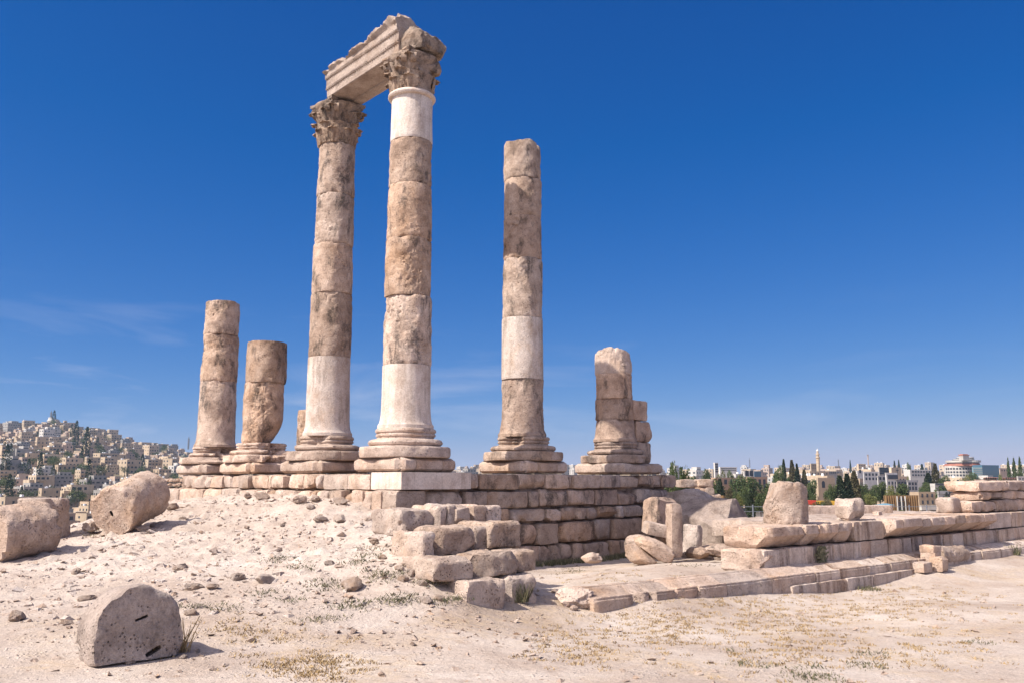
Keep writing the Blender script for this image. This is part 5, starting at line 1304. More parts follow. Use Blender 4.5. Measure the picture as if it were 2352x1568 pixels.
city('apartment_building', 'grey house with arched windows right of the minaret foot', 'building', r1(2090), r1(2105), r1(2280), ry(385), 440, W['grey'], 28, rowsR=[ry(415)], nR=6, ww=2, wh=3)
# minaret
Dm = 430; pm = at(r1(2042), ry(470), Dm); mt = thing('minaret', 'slender stone minaret with two balconies and white domed top', 'minaret', (pm[0], pm[1], hz(r1(2042), Dm)))
k_ = 0.17704 * Dm / 2000
def zz(zy): return zat(ry(zy), Dm)
b_ = MB(); b_.box(-26 * k_, 26 * k_, -26 * k_, 26 * k_, 0, zz(390) - hz(r1(2042), Dm), 0); link('base', b_.mesh('base', [TAN2]), mt, (pm[0], pm[1], hz(r1(2042), Dm)), .6)
b_ = MB(); b_.cyl(0, 0, 22 * k_, zz(392), zz(225), 0, 16); link('shaft', make_mesh('shaft', b_.v, b_.f, TAN2, True, b_.m), mt, (pm[0], pm[1], 0))
for zy in (330, 285, 250): b_ = MB(); b_.cyl(0, 0, 24 * k_, zz(zy), zz(zy - 9), 0, 16); link('band', b_.mesh('band', [W['beige']]), mt, (pm[0], pm[1], 0))
for zy, rr in ((224, 29), (180, 25)):
    b_ = MB(); b_.cyl(0, 0, rr * .7 * k_, zz(zy), zz(zy - 8), 0, 16, rr * k_); b_.cyl(0, 0, rr * k_, zz(zy - 8), zz(zy - 22), 0, 16); link('balcony', b_.mesh('balcony', [W['cream']]), mt, (pm[0], pm[1], 0))
b_ = MB(); b_.cyl(0, 0, 18 * k_, zz(203), zz(178), 0, 16); b_.cyl(0, 0, 13 * k_, zz(160), zz(128), 0, 12); link('lantern', b_.mesh('lantern', [TAN2]), mt, (pm[0], pm[1], 0))
b_ = MB(); b_.cyl(0, 0, 17 * k_, zz(128), zz(122), 0, 16); b_.cyl(0, 0, 15 * k_, zz(122), zz(110), 0, 16, 11 * k_); b_.cyl(0, 0, 11 * k_, zz(110), zz(102), 0, 16, 2 * k_); b_.cyl(0, 0, 1.5 * k_, zz(103), zz(80), 0, 6); link('dome', b_.mesh('dome', [WHITEW]), mt, (pm[0], pm[1], 0))
pm2 = at(r2(330), ry(255), 1400); b_ = MB(); k2_ = .17704 * 1400 / 2000; b_.cyl(0, 0, 8 * k2_, -30, zat(ry(195), 1400) - pm2[2], 0, 10); b_.cyl(0, 0, 11 * k2_, zat(ry(196), 1400) - pm2[2], zat(ry(188), 1400) - pm2[2], 0, 10); b_.cyl(0, 0, 6 * k2_, zat(ry(188), 1400) - pm2[2], zat(ry(172), 1400) - pm2[2], 0, 10, 2)
tag(link('minaret', b_.mesh('minaret', [W['pinkish']]), None, pm2), 'tiny pale minaret standing on the far skyline', 'minaret')
# white complex and the rest, second strip
city('apartment_building', 'tall narrow white tower block at left of the white complex', 'building', r2(180), r2(195), r2(268), ry(378), 300, WHITEW, 28, rowsR=[ry(410), ry(530)], nR=1, ww=2.6, wh=3.2)
city('apartment_building', 'white modern house with dark windows in the white complex', 'building', r2(262), r2(275), r2(470), ry(390), 306, WHITEW, 28, rowsR=[ry(445), ry(500)], nR=4, ww=2.4, wh=2.4)
city('apartment_building', 'low white block with two windows below the dark glazed front', 'building', r2(448), r2(458), r2(562), ry(445), 296, W['white'], 30, rowsR=[ry(497)], nR=2, ww=2.6, wh=2.6)
e, P, u, v, lu, lv, zt, zb = city('office_block', 'white block with dark glazed upper front and rows of windows', 'building', r2(555), r2(568), r2(712), ry(405), 290, WHITEW, 28, rowsR=[ry(560), ry(610)], nR=3, ww=2.2, wh=2.8)
part_box(e, 'glazed_front', GLASS, P, u, 28, lu * .12, lu * .98, -.3, .2, zat(ry(487), 290), zat(ry(432), 290))
city('apartment_building', 'grey apartment block with four windows per floor right of white complex', 'building', r2(690), r2(700), r2(835), ry(495), 250, W['grey'], 32, rowsR=[ry(565), ry(620)], nR=3, ww=2.2, wh=2.4)
city('apartment_building', 'second grey apartment block with dark windows next to the first', 'building', r2(830), r2(838), r2(968), ry(500), 245, LGREY, 32, rowsR=[ry(565), ry(630)], nR=3, ww=2.2, wh=2.6)
e, P, u, v, lu, lv, zt, zb = city('church_hall', 'pale block bearing a thin dark cross on its wall', 'building', r2(610), r2(640), r2(765), ry(335), 400, W['cream'], 38)
part_box(e, 'cross', GLASS, P, u, 38, lu * .56, lu * .61, -.12, .05, zat(ry(432), 400), zat(ry(345), 400))
part_box(e, 'cross', GLASS, P, u, 38, lu * .44, lu * .73, -.16, -.125, zat(ry(378), 400), zat(ry(370), 400))
city('apartment_building', 'dark grey louvred building behind the white complex', 'building', r2(470), r2(480), r2(610), ry(335), 420, W['grey'], 30, rowsR=[ry(q) for q in (365, 395, 425)], nR=8, ww=2.4, wh=2.6)
city('apartment_building', 'cream stepped house on the slope above the white complex', 'building', r2(195), r2(215), r2(310), ry(290), 520, W['cream'], 35, rowsR=[ry(320), ry(350)], nR=4, ww=2, wh=2)
city('school_building', 'school like building with two long window rows and sunlit cream end', 'building', r2(800), r2(882), r2(1200), ry(365), 380, LGREY, 25, rowsR=[ry(402), ry(447)], nR=8, ww=2.9, wh=1.9)
# terraced round hotel
Dh = 430; kx = .17704 * Dh / 2000; hp = at(r2(1545), ry(470), Dh)
ht = thing('hotel', 'large white terraced round building with red roof bands, tallest on right', 'building', (hp[0], hp[1], hz(r2(1545), Dh) - 6))
def hcyl(name, cx, rad, y1_, y0_, mat, n=40):
    b_ = MB(); b_.cyl((cx - 1545) * kx, rad * kx * .3, rad * kx, zat(ry(y1_), Dh), zat(ry(y0_), Dh), 0, n); return link(name, b_.mesh(name, [mat]), ht, (hp[0], hp[1], 0))
hcyl('body', 1535, 165, 640, 318, W['white'])
for (cx, rd_, y1_, y0_, m_) in ((1595, 222, 318, 304, REDROOF), (1595, 205, 304, 288, REDROOF), (1605, 190, 288, 272, GLASS), (1610, 205, 272, 246, W['white']), (1600, 130, 246, 236, GLASS), (1605, 125, 236, 226, W['white']), (1620, 105, 226, 216, GLASS), (1625, 100, 216, 203, W['white'])):
    hcyl('terrace', cx, rd_, y1_, y0_, m_)
b_ = MB(); b_.box(-52 * kx, 52 * kx, -30 * kx, 30 * kx, 0, zat(ry(185), Dh) - zat(ry(250), Dh), 0); link('stair_tower', b_.mesh('stair_tower', [W['white']]), ht, (at(r2(1495), ry(250), Dh)[0], Dh - 6, zat(ry(250), Dh)), .4)
b_ = MB(); b_.box(-58 * kx, 58 * kx, -36 * kx, 36 * kx, 0, 10 * kx, 0); b_.box(-40 * kx, 40 * kx, -24 * kx, 24 * kx, 10 * kx, 18 * kx, 0); link('tower_roof', b_.mesh('tower_roof', [REDROOF]), ht, (at(r2(1495), ry(250), Dh)[0], Dh - 6, zat(ry(187), Dh)), .4)
for zy in (365, 408, 448):
    for k in range(14):
        a = math.radians(-172 + k * 12.5); rr = 165 * kx + .05
        link('window', WIN, ht, (hp[0] - 10 * kx + rr * math.cos(a), hp[1] + 165 * kx * .3 + rr * math.sin(a), zat(ry(zy), Dh)), a + math.pi / 2, scale=(0.9, 1, 0.8))
city('glass_office', 'blue glass office building attached right of round hotel', 'building', r2(1700), r2(1822), r2(2040), ry(305), 410, BLUEG, 28)
e, P, u, v, lu, lv, zt, zb = city('glass_office', 'teal glass front between round hotel and blue glass office', 'building', r2(1690), r2(1700), r2(1822), ry(328), 405, TEAL, 12)
for q in (350, 375, 400, 425): part_box(e, 'floor_band', W['white'], P, u, 12, 0.1, lu - .1, -.15, .1, zat(ry(q), 405), zat(ry(q - 5), 405))
city('red_roofed_house', 'small house with red hipped roof, left of two above high courses', 'house', r2(1825), r2(1845), r2(2000), ry(448), 300, TAN2, 25, rowsR=[ry(490)], nR=5, ww=1.5, wh=2, roof=REDROOF, eave=1.2)
city('red_roofed_house', 'wider house with red hipped roof, right of two above high courses', 'house', r2(2080), r2(2100), r2(2295), ry(452), 290, TAN2, 25, rowsR=[ry(492)], nR=6, ww=1.5, wh=2, roof=REDROOF, eave=1.2)
city('red_roofed_house', 'orange red tiled roof house behind the grey framed building', 'house', r2(1520), r2(1545), r2(1765), ry(600), 210, W['cream'], 25, rowsR=[ry(670)], nR=4, roof=REDROOF, eave=.8)
city('apartment_building', 'pale house partly hidden behind high stone courses at far right', 'building', r2(1705), r2(1720), r2(1830), ry(490), 240, W['cream'], 30, rowsR=[ry(540)], nR=3)
city('apartment_building', 'grey brown apartment block right of the glass office', 'building', r2(2040), r2(2050), r2(2260), ry(345), 420, W['pinkish'], 30, rowsR=[ry(385)], nR=6, ww=2, wh=2)
city('apartment_building', 'white low house at far right edge above the high courses', 'building', r2(2260), r2(2275), r2(2400), ry(450), 270, W['white'], 30, rowsR=[ry(495)], nR=3)
# grey framed modern building
e, P, u, v, lu, lv, zt, zb = city('office_block', 'light grey framed modern building with dark recessed glazing', 'building', r2(1130), r2(1190), r2(1490), ry(545), 178, LGREY, 30)
for (a, b2, ya, yb) in ((.16, .95, 620, 575), (.02, .75, 562, 548)): part_box(e, 'glazing', GLASS, P, u, 30, lu * a, lu * b2, -.25, .1, zat(ry(ya), 178), zat(ry(yb), 178))
e, P, u, v, lu, lv, zt, zb = city('office_block', 'lower grey wing with glazed bays in front of the modern building', 'building', r2(1215), r2(1225), r2(1590), ry(640), 166, LGREY, 28)
for (a, b2, ya, yb) in ((.24, .30, 705, 655), (.34, .47, 705, 655), (.52, .97, 700, 662), (.30, .42, 790, 745), (.5, .95, 795, 740)): part_box(e, 'glazing', GLASS, P, u, 28, lu * a, lu * b2, -.2, .1, zat(ry(ya), 166), zat(ry(yb), 166))
# gutted beige house, and the building wrapped in burlap
e, P, u, v, lu, lv, zt, zb = city('gutted_house', 'beige gutted house with empty window holes beside the burlap wrapped building', 'house', r2(860), r2(972), r2(1185), ry(655), 152, W['beige'], 22, rowsR=[ry(725), ry(810)], nR=3, ww=1.0, wh=1.6)
part_box(e, 'shop_front', W['white'], P, u, 22, -.1, lu + .1, -.5, -.06, zat(ry(890), 152), zat(ry(830), 152))
e, P, u, v, lu, lv, zt, zb = city('scaffolded_building', 'building site wrapped in brown burlap sheets with open concrete bays', 'building', r2(520), r2(545), r2(960), ry(700), 140, BURLAP, 20)
for (a, b2, ya, yb) in ((.33, .52, 840, 785), (.33, .52, 905, 850), (.40, .52, 770, 725)): part_box(e, 'open_bay', GLASS, P, u, 20, lu * a, lu * b2, -.15, .1, zat(ry(ya), 140), zat(ry(yb), 140))
for a in (.30, .43, .55): part_box(e, 'column', LGREY, P, u, 20, lu * a, lu * (a + .012), -.35, -.16, zat(ry(945), 140), zat(ry(710), 140))
for k in range(14):                                          # hanging folds of the sheeting
    a = k / 14
    if .3 < a < .53: continue
    bq = MB(); bq.cyl(0, 0, .16, 0, zat(ry(705), 140) - zat(ry(950), 140), 0, 8, .1)
    link('sheet_fold', make_mesh('sheet_fold', bq.v, bq.f, BURLAP, True), e, (P[0] + u[0] * lu * a, P[1] + u[1] * lu * a - .05, zat(ry(950), 140)))
e, P, u, v, lu, lv, zt, zb = city('shed', 'small shed under a torn green tarpaulin left of the burlap building', 'shed', r2(425), r2(500), r2(625), ry(775), 132, BURLAP, 20, roof=TEAL, eave=.3)
part_box(e, 'doorway', GLASS, P, u, 20, lu * .1, lu * .6, -.1, .1, zat(ry(910), 132), zat(ry(855), 132))
city('shed', 'low white roofed shed at the foot of the burlap building', 'shed', r2(230), r2(250), r2(500), ry(895), 126, WHITEW, 12)
city('market_hall', 'white roofed low building behind standing drum piece', 'building', r1(960), r1(975), r1(1310), ry(870), 118, W['grey'], 15, rowsR=[ry(905)], nR=6, ww=1.4, wh=1.2)
city('shed', 'small white tent roof among the trees left of drum piece', 'shed', r1(810), r1(825), r1(960), ry(800), 122, WHITEW, 15)
e = city('awning_stall', 'stall under a red and yellow awning behind the low wall', 'stall', r1(1900), r1(1912), r1(2012), ry(822), 118, WHITEW, 15)[0]
AW1 = flat('red_canvas', (0.5, 0.06, 0.04)); AW2 = flat('yellow_canvas', (0.6, 0.36, 0.05))
pa = at(r1(1960), ry(812), 116); b_ = MB(); b_.box(-3.3, -.02, -1, 1, 0, .5, 0); b_.box(.02, 3.3, -1, 1, -.1, .4, 1); link('awning', b_.mesh('awning', [AW1, AW2]), e, pa, .2)
# masts and the round tower on the left hill
def mast(x, ytop, ybase, D, label):
    pb = at(x, ybase, D); hgt = zat(ytop, D) - pb[2]; b_ = MB(); wd = 0.8
    for (a, c) in ((-1, -1), (1, -1), (1, 1), (-1, 1)): b_.cyl(a * wd * .6, c * wd * .6, .28, -6, hgt * .75, 0, 5)
    for k in range(8): b_.box(-wd * .8, wd * .8, -wd * .8, wd * .8, hgt * .09 * (k + .5), hgt * .09 * (k + .5) + .35, 0)
    b_.cyl(0, 0, .35, hgt * .6, hgt, 0, 6)
    tag(link('radio_mast', b_.mesh('radio_mast', [STEEL]), None, pb), label, 'mast')
STEEL = flat('painted_steel', (0.16, 0.17, 0.2), .5)
pz = at(121, 978, 845); b_ = MB(); kq = 845 / 2000; b_.cyl(0, 0, 11 * kq, -8, zat(962, 845) - pz[2], 0, 20); b_.cyl(0, 0, 13 * kq, zat(967, 845) - pz[2], zat(965, 845) - pz[2], 0, 20); b_.cyl(-2, 0, 6 * kq, zat(962, 845) - pz[2], zat(958, 845) - pz[2], 0, 16)
tag(link('water_tower', make_mesh('water_tower', b_.v, b_.f, W['white'], False, b_.m), None, pz), 'round pale tower building on the left hilltop under the mast', 'tower')
mast(117, 1003 - 61, 958, 846, 'steel mast on the round tower of the left hilltop')
mast(433, 1002, 1018, 930, 'thin mast on the ridge just left of the leftmost column')
mast(1722, 1050, 1070, 1300, 'thin lattice mast on the right skyline left of minaret')
mast(1926, 1052, 1066, 1300, 'thin lattice mast just right of the stone minaret')

# ------------------------------------------------------------------ trees
def leafmat(name, cols, var=.25):
    m, t, b = base_mat(name, 0.7); b.inputs['Specular IOR Level'].default_value = .15
    g = N(t, 'ShaderNodeNewGeometry'); oi = N(t, 'ShaderNodeObjectInfo')
    r = ramp(t, [(0.0, cols[0]), (0.55, cols[1]), (1.0, cols[2])]); t.links.new(g.outputs['Random Per Island'], r.inputs[0])
    hv_ = N(t, 'ShaderNodeHueSaturation'); mr = N(t, 'ShaderNodeMapRange'); mr.inputs['To Min'].default_value = 1 - var; mr.inputs['To Max'].default_value = 1 + var
    t.links.new(oi.outputs['Random'], mr.inputs['Value']); t.links.new(mr.outputs[0], hv_.inputs['Value']); t.links.new(r.outputs[0], hv_.inputs['Color']); t.links.new(hv_.outputs[0], b.inputs['Base Color'])
    return m
LEAF = leafmat('broad_leaves', [(0.030, 0.045, 0.018), (0.055, 0.075, 0.028), (0.10, 0.12, 0.045)])
LEAFY = leafmat('yellow_green_leaves', [(0.07, 0.08, 0.025), (0.12, 0.13, 0.04), (0.18, 0.17, 0.06)])
CYP = leafmat('cypress_leaves', [(0.016, 0.024, 0.014), (0.028, 0.04, 0.02), (0.05, 0.062, 0.03)])
BRWN = leafmat('dry_leaves', [(0.05, 0.045, 0.025), (0.085, 0.075, 0.038), (0.13, 0.11, 0.055)])
BARK = flat('bark', (0.12, 0.09, 0.065), .95)
def quads(pts, size, rs, up=0.3):
    n = len(pts); a = rs.normal(size=(n, 3)); a /= np.linalg.norm(a, axis=1)[:, None]; b_ = rs.normal(size=(n, 3)); b_ -= (b_ * a).sum(1)[:, None] * a; b_ /= np.linalg.norm(b_, axis=1)[:, None]
    s = size * rs.uniform(.6, 1.3, n)[:, None]
    V = np.stack([pts - a * s - b_ * s * .45, pts + a * s * .2 - b_ * s * .6, pts + a * s + b_ * s * .1, pts - a * s * .1 + b_ * s * .65], 1).reshape(-1, 3)
    return V, np.arange(4 * n).reshape(n, 4)
def crown_mesh(kind, seed, n):
    rs = np.random.RandomState(seed)
    if kind == 'cypress':
        pts = []
        z = rs.uniform(0.04, 1, n) ** 0.9; tilt = 0.12 * perlin(np.stack([z * 3, 0 * z + seed, 0 * z], 1))
        th = rs.uniform(0, 6.283, n); prof = 0.115 * np.sin(np.clip(z * 1.02, 0, 1) ** 0.62 * 3.05) ** 0.75 + .006
        lump = 1 + 0.55 * perlin(np.stack([np.cos(th) * 1.6, np.sin(th) * 1.6, z * 7 + seed], 1))
        r = prof * lump * np.sqrt(rs.uniform(.35, 1, n))
        P = np.stack([r * np.cos(th) + tilt * .1, r * np.sin(th), z], 1); size = 0.022
    elif kind == 'conifer':
        z = rs.uniform(0.1, 1, n); tierk = np.floor(z * 9); th = rs.uniform(0, 6.283, n)
        br = 1 + .5 * np.sin(th * 3 + tierk * 2.1) + .4 * rs.normal(size=n) * .5
        r = 0.27 * (1 - z) ** .75 * np.clip(br, .1, 1.9) * rs.uniform(.2, 1, n) + .01
        P = np.stack([r * np.cos(th), r * np.sin(th), z - .25 * r + .03 * rs.normal(size=n)], 1); size = 0.024
    else:
        nb = 13; cs = rs.normal(size=(nb, 3)); cs /= np.linalg.norm(cs, axis=1)[:, None]; cs *= rs.uniform(.15, .36, nb)[:, None]; cs[:, 2] = cs[:, 2] * .75 + .60
        rad = rs.uniform(.10, .21, nb); k = rs.choice(nb, n, p=rad ** 2 / (rad ** 2).sum()); d = rs.normal(size=(n, 3)); d /= np.linalg.norm(d, axis=1)[:, None]
        P = cs[k] + d * (rad[k] * rs.uniform(.55, 1.12, n))[:, None]; size = 0.026
    return quads(P, size, rs)
def trunk_mesh(kind, seed):
    rs = random.Random(seed); parts = []
    def limb(p0, p1, r0, r1_, n=6):
        p0, p1 = Vector(p0), Vector(p1); d = (p1 - p0).normalized(); a = d.orthogonal().normalized(); b_ = d.cross(a); V = []
        for p, r in ((p0, r0), ((p0 + p1) / 2 + a * r0 * .5, (r0 + r1_) / 2), (p1, r1_)):
            for k in range(n): V.append(tuple(p + (a * math.cos(k * 6.283 / n) + b_ * math.sin(k * 6.283 / n)) * r))
        parts.append((V, [(j * n + k, j * n + (k + 1) % n, j * n + n + (k + 1) % n, j * n + n + k) for j in range(2) for k in range(n)]))
    if kind == 'round':
        limb((0, 0, -.1), (0, 0, .42), .035, .024)
        for k in range(6): a = k * 1.05 + rs.random(); limb((0, 0, .30 + .03 * k), (.24 * math.cos(a), .24 * math.sin(a), .55 + rs.uniform(0, .2)), .016, .006)
    else:
        limb((0, 0, -.1), (0, 0, .92), .022, .004)
        for k in range(8): a = k * 2.4; z = .15 + .09 * k; limb((0, 0, z), (.18 * (1 - z) * math.cos(a), .18 * (1 - z) * math.sin(a), z + .03), .006, .002)
    V, Fc = merge(parts); return make_mesh('trunk', V, Fc, BARK)
CROWNS = {}
for kind, mats, n in (('cypress', [CYP, BRWN], 2600), ('conifer', [LEAF], 2600), ('round', [LEAF, LEAFY, BRWN], 3200)):
    for mi_, m in enumerate(mats):
        for s in range(3):
            V, Fc = crown_mesh(kind, 70 + s * 7 + mi_, n); CROWNS[kind, mi_, s] = make_mesh('crown', V, Fc, m, smooth=False)
TRUNKS = {k: trunk_mesh(k, 5) for k in ('cypress', 'conifer', 'round')}
TN = {'cypress': 'cypress_tree', 'conifer': 'conifer_tree', 'round': 'broadleaf_tree'}
rt = random.Random(9)
def tree(kind, x, ytop, D, wpx, label, mi_=0, base_row=None):
    z0 = hz(x, D) if base_row is None else zat(base_row, D); zt = zat(ytop, D); h = zt - z0
    natural = {'cypress': .24, 'conifer': .52, 'round': .95}[kind]
    sx_ = wpx * D / 2000 / natural * (1.35 if kind == 'cypress' else 1.1)
    p = (az(x) * D, D, z0); e = thing(TN[kind], label, 'tree', p, 0, 'trees of the city on the right'); a = rt.uniform(0, 6.28)
    for nm, me in (('trunk', TRUNKS[kind]), ('crown', CROWNS[kind, mi_, rt.randrange(3)])): link(nm, me, e, p, a, scale=(sx_, sx_, h))
    return e
T1 = [('round', 140, 192, 62, 34, 'feathery dark conifer just beyond the far podium end, left of its pair', 0), ('round', 245, 200, 66, 40, 'feathery dark conifer beyond the podium end, right of its pair', 0), ('round', 330, 330, 90, 24, 'bushy green tree at the right foot of the feathery conifers', 0),
      ('round', 570, 325, 190, 34, 'dark round tree left of the narrow blue grey tower', 0), ('round', 450, 390, 180, 24, 'low dark tree between conifers and the narrow tower', 0), ('round', 790, 380, 250, 26, 'yellow green tree above the long tan building', 1), ('round', 915, 375, 250, 24, 'green tree right of the yellow green one above the tan building', 0), ('round', 1050, 335, 255, 24, 'brownish tree left of white rooftop house', 2),
      ('cypress', 1595, 235, 240, 10, 'tallest dark cypress of the group left of the minaret', 0), ('cypress', 1700, 245, 238, 14, 'broad reddish cypress in the middle of the cypress group', 1), ('cypress', 1765, 290, 236, 11, 'slim dark cypress right of reddish one', 0), ('cypress', 1855, 365, 240, 13, 'short reddish cypress at right of the cypress group', 1),
      ('round', 1530, 315, 200, 30, 'big dark pine at left of the cypress group', 0), ('round', 1450, 420, 180, 28, 'dark pine covering right end of tan building', 0), ('round', 1655, 435, 190, 26, 'dense round tree before the cypress group', 0),
      ('cypress', 630, 480, 150, 14, 'dark cypress at the left corner of tan building', 0), ('round', 680, 600, 120, 30, 'bushy tree by the terrace wall remnant', 0), ('cypress', 755, 485, 140, 16, 'leafy dark cypress in front of the tan building', 0), ('round', 870, 585, 130, 22, 'brownish tree in front of tan building windows', 2), ('round', 1045, 535, 140, 22, 'green tree before the tan wing', 0), ('round', 940, 650, 112, 30, 'spreading tree left of the drum piece, low in the grove', 0),
      ('cypress', 1140, 650, 95, 16, 'near slender dark tree behind the wire fence', 0), ('round', 1270, 640, 105, 34, 'wide green tree directly left of the standing drum piece', 0), ('round', 1390, 590, 125, 30, 'green tree rising behind the standing drum piece', 0), ('round', 1000, 690, 105, 22, 'pale green shrub like tree near the white tent roof', 1),
      ('round', 1980, 415, 300, 18, 'rounded tree at the foot of the minaret', 0), ('round', 1940, 490, 180, 30, 'dark tree before the mosque halls', 0), ('round', 2180, 500, 150, 30, 'tall green tree right of mosque arch', 0), ('round', 1900, 640, 130, 30, 'broad tree right behind the standing drum piece', 0), ('round', 2010, 740, 105, 40, 'low broad green tree above the low wall', 0), ('round', 2110, 690, 115, 30, 'greyish green tree behind the cubic carved block', 2), ('cypress', 2310, 445, 150, 20, 'dark tall cypress left of the white complex, first of three', 0)]
for (k, zx, zy, D, wp, lab, mi_) in T1: tree(k, r1(zx), ry(zy), D, wp, lab, mi_)
T2 = [('cypress', 55, 420, 150, 20, 'dark tall cypress left of the white complex, second of three', 0), ('cypress', 150, 385, 160, 20, 'brown tinged tall cypress left of the white complex, third of three', 1), ('round', 300, 505, 170, 32, 'green tree before the white modern house', 0), ('round', 470, 520, 165, 34, 'green tree before the low white block', 0), ('round', 350, 680, 135, 38, 'yellowish bushy tree left of burlap building', 1), ('round', 640, 575, 160, 34, 'bright green tree under the grey apartment blocks', 1),
      ('round', 230, 740, 120, 26, 'olive green tree behind cubic block', 2), ('cypress', 1110, 410, 260, 18, 'dark cypress before the school building', 0), ('cypress', 1212, 290, 270, 15, 'yellowish tall cypress at right end of the school building', 1), ('round', 1300, 435, 250, 32, 'dark spreading tree left of hotel foot', 0), ('round', 1045, 490, 230, 26, 'green tree right of the second grey apartment block', 0), ('round', 1620, 445, 240, 32, 'bright green tree before the hotel', 1), ('round', 1690, 375, 330, 24, 'airy green tree before the teal glass front', 0), ('round', 1480, 470, 250, 22, 'brownish tree under the hotel windows', 2),
      ('round', 870, 270, 700, 12, 'dark tree on the skyline above the school building', 0), ('cypress', 1040, 295, 640, 9, 'dark cypress above the school roof', 0), ('cypress', 685, 250, 700, 6, 'thin cypress on the skyline above white complex', 0), ('cypress', 742, 240, 720, 5, 'thinnest cypress on the skyline right of its twin', 0), ('round', 842, 450, 300, 9, 'small green bush at the sunlit school end', 1),
      ('conifer', 2165, 228, 330, 14, 'tall spiky conifer at right, first of three', 0), ('conifer', 2240, 232, 320, 20, 'tall spiky conifer at right, second of three', 0), ('conifer', 2315, 225, 325, 20, 'tall spiky conifer at right, third of three', 0), ('round', 2260, 370, 300, 30, 'dark bushy tree under the spiky conifers', 0), ('round', 2040, 425, 290, 16, 'green tree between two red roofed houses', 1), ('cypress', 110, 240, 900, 4, 'small cypress on the skyline left of tiny minaret', 0), ('round', 690, 890, 122, 30, 'low green shrub at the foot of burlap sheets', 1), ('round', 760, 600, 180, 22, 'brown branching tree before the grey apartment block', 2)]
for (k, zx, zy, D, wp, lab, mi_) in T2: tree(k, r2(zx), ry(zy), D, wp, lab, mi_)
rt2 = random.Random(31)
for k in range(36):                                          # filling green between the city houses
    x = rt2.uniform(1540, 2350); D = rt2.uniform(115, 330); kind = 'round'
    z = hz(x, D) + rt2.uniform(5, 9)
    e = tree(kind, x, 1100, D, rt2.uniform(7000, 13000) / D, 'dark green tree filling a gap between the city houses', 0); 
    for c in e.children: c.scale[2] = rt2.uniform(4, 7) * (1.3 if kind == 'cypress' else 1)
    e['group'] = 'trees filling gaps between the city houses'
# small trees scattered over the left hill: one mesh each
def small_tree(kind, seed, n):
    V, Fc = crown_mesh(kind, seed, n); Vt = [(-.03, 0, -.1), (.03, 0, -.1), (.02, 0, .5), (-.02, 0, .5)]
    return make_mesh(TN[kind], np.concatenate([V, np.array(Vt)]), Fc.tolist() + [tuple(len(V) + q for q in range(4))], [CYP if kind == 'cypress' else LEAF, BARK], smooth=False, mi=[0] * len(Fc) + [1])
SM = {('cypress', s): small_tree('cypress', 200 + s, 700) for s in range(2)}; SM.update({('round', s): small_tree('round', 210 + s, 900) for s in range(3)})
LT = [(70, 1160, 300, 26), (20, 1120, 400, 16), (165, 1190, 285, 24), (130, 1085, 430, 20), (120, 1175, 300, 22), (185, 1160, 310, 40), (150, 1165, 315, 24), (215, 1165, 320, 22), (230, 1100, 430, 22), (95, 1020, 560, 18), (45, 1075, 450, 14), (100, 1095, 440, 20), (65, 1085, 470, 18)]
for k in range(150):
    if k < len(LT): x, D, wp = LT[k][0], LT[k][2], LT[k][3]
    else: x, D = rt2.uniform(-10, 450), 280 * (830 / 280) ** rt2.random(); wp = rt2.uniform(3.5, 8.5) * 2000 / D
    kind = 'cypress' if rt2.random() < .15 else 'round'; wm_ = wp * D / 2000; h = wm_ * (2.0 if kind == 'cypress' else .95) * rt2.uniform(.8, 1.2)
    p = hat(x, D); s_ = wm_ / (.24 if kind == 'cypress' else .95) * (.55 if kind == 'cypress' else 1)
    tag(link(TN[kind], SM[kind, rt2.randrange(2 if kind == 'cypress' else 3)], None, (p[0] , p[1] - rt2.uniform(0, 6), p[2] + .5), rt2.uniform(0, 6), scale=(s_, s_, h)), 'small slim dark cypress among the houses of left hillside' if kind == 'cypress' else 'small round dark tree among the houses of left hillside', 'tree', 'cypresses dotted over the left hillside' if kind == 'cypress' else 'round trees dotted over the left hillside')

# wire fence along the platform edge ----------------------------------------------
fe = thing('wire_fence', 'low post and wire fence behind the drum piece and platform', 'fence', (at(1990, 1180, 28.6)[0], 28.6, .5))
for k in range(17):
    x = 1690 + k * 40; p = at(x, 1185, 28.6); b_ = MB(); b_.cyl(0, 0, .022, -0.6, zat(1158, 28.6) - p[2], 0, 6); link('post', b_.mesh('post', [STEEL]), fe, p)
for yy in (1163, 1174):
    a, c = at(1690, yy, 28.6), at(2330, yy, 28.6); b_ = MB(); b_.box(0, c[0] - a[0], -.008, .008, 0, .016, 0); link('wire', b_.mesh('wire', [STEEL]), fe, a)
p = at(r1(800), ry(820), 28.8); b_ = MB(); b_.cyl(0, 0, .06, -.5, zat(ry(700), 28.8) - p[2], 0, 8); tag(link('wooden_post', b_.mesh('wooden_post', [BURLAP]), None, p), 'brown wooden post standing before the grove right of terrace wall', 'post')

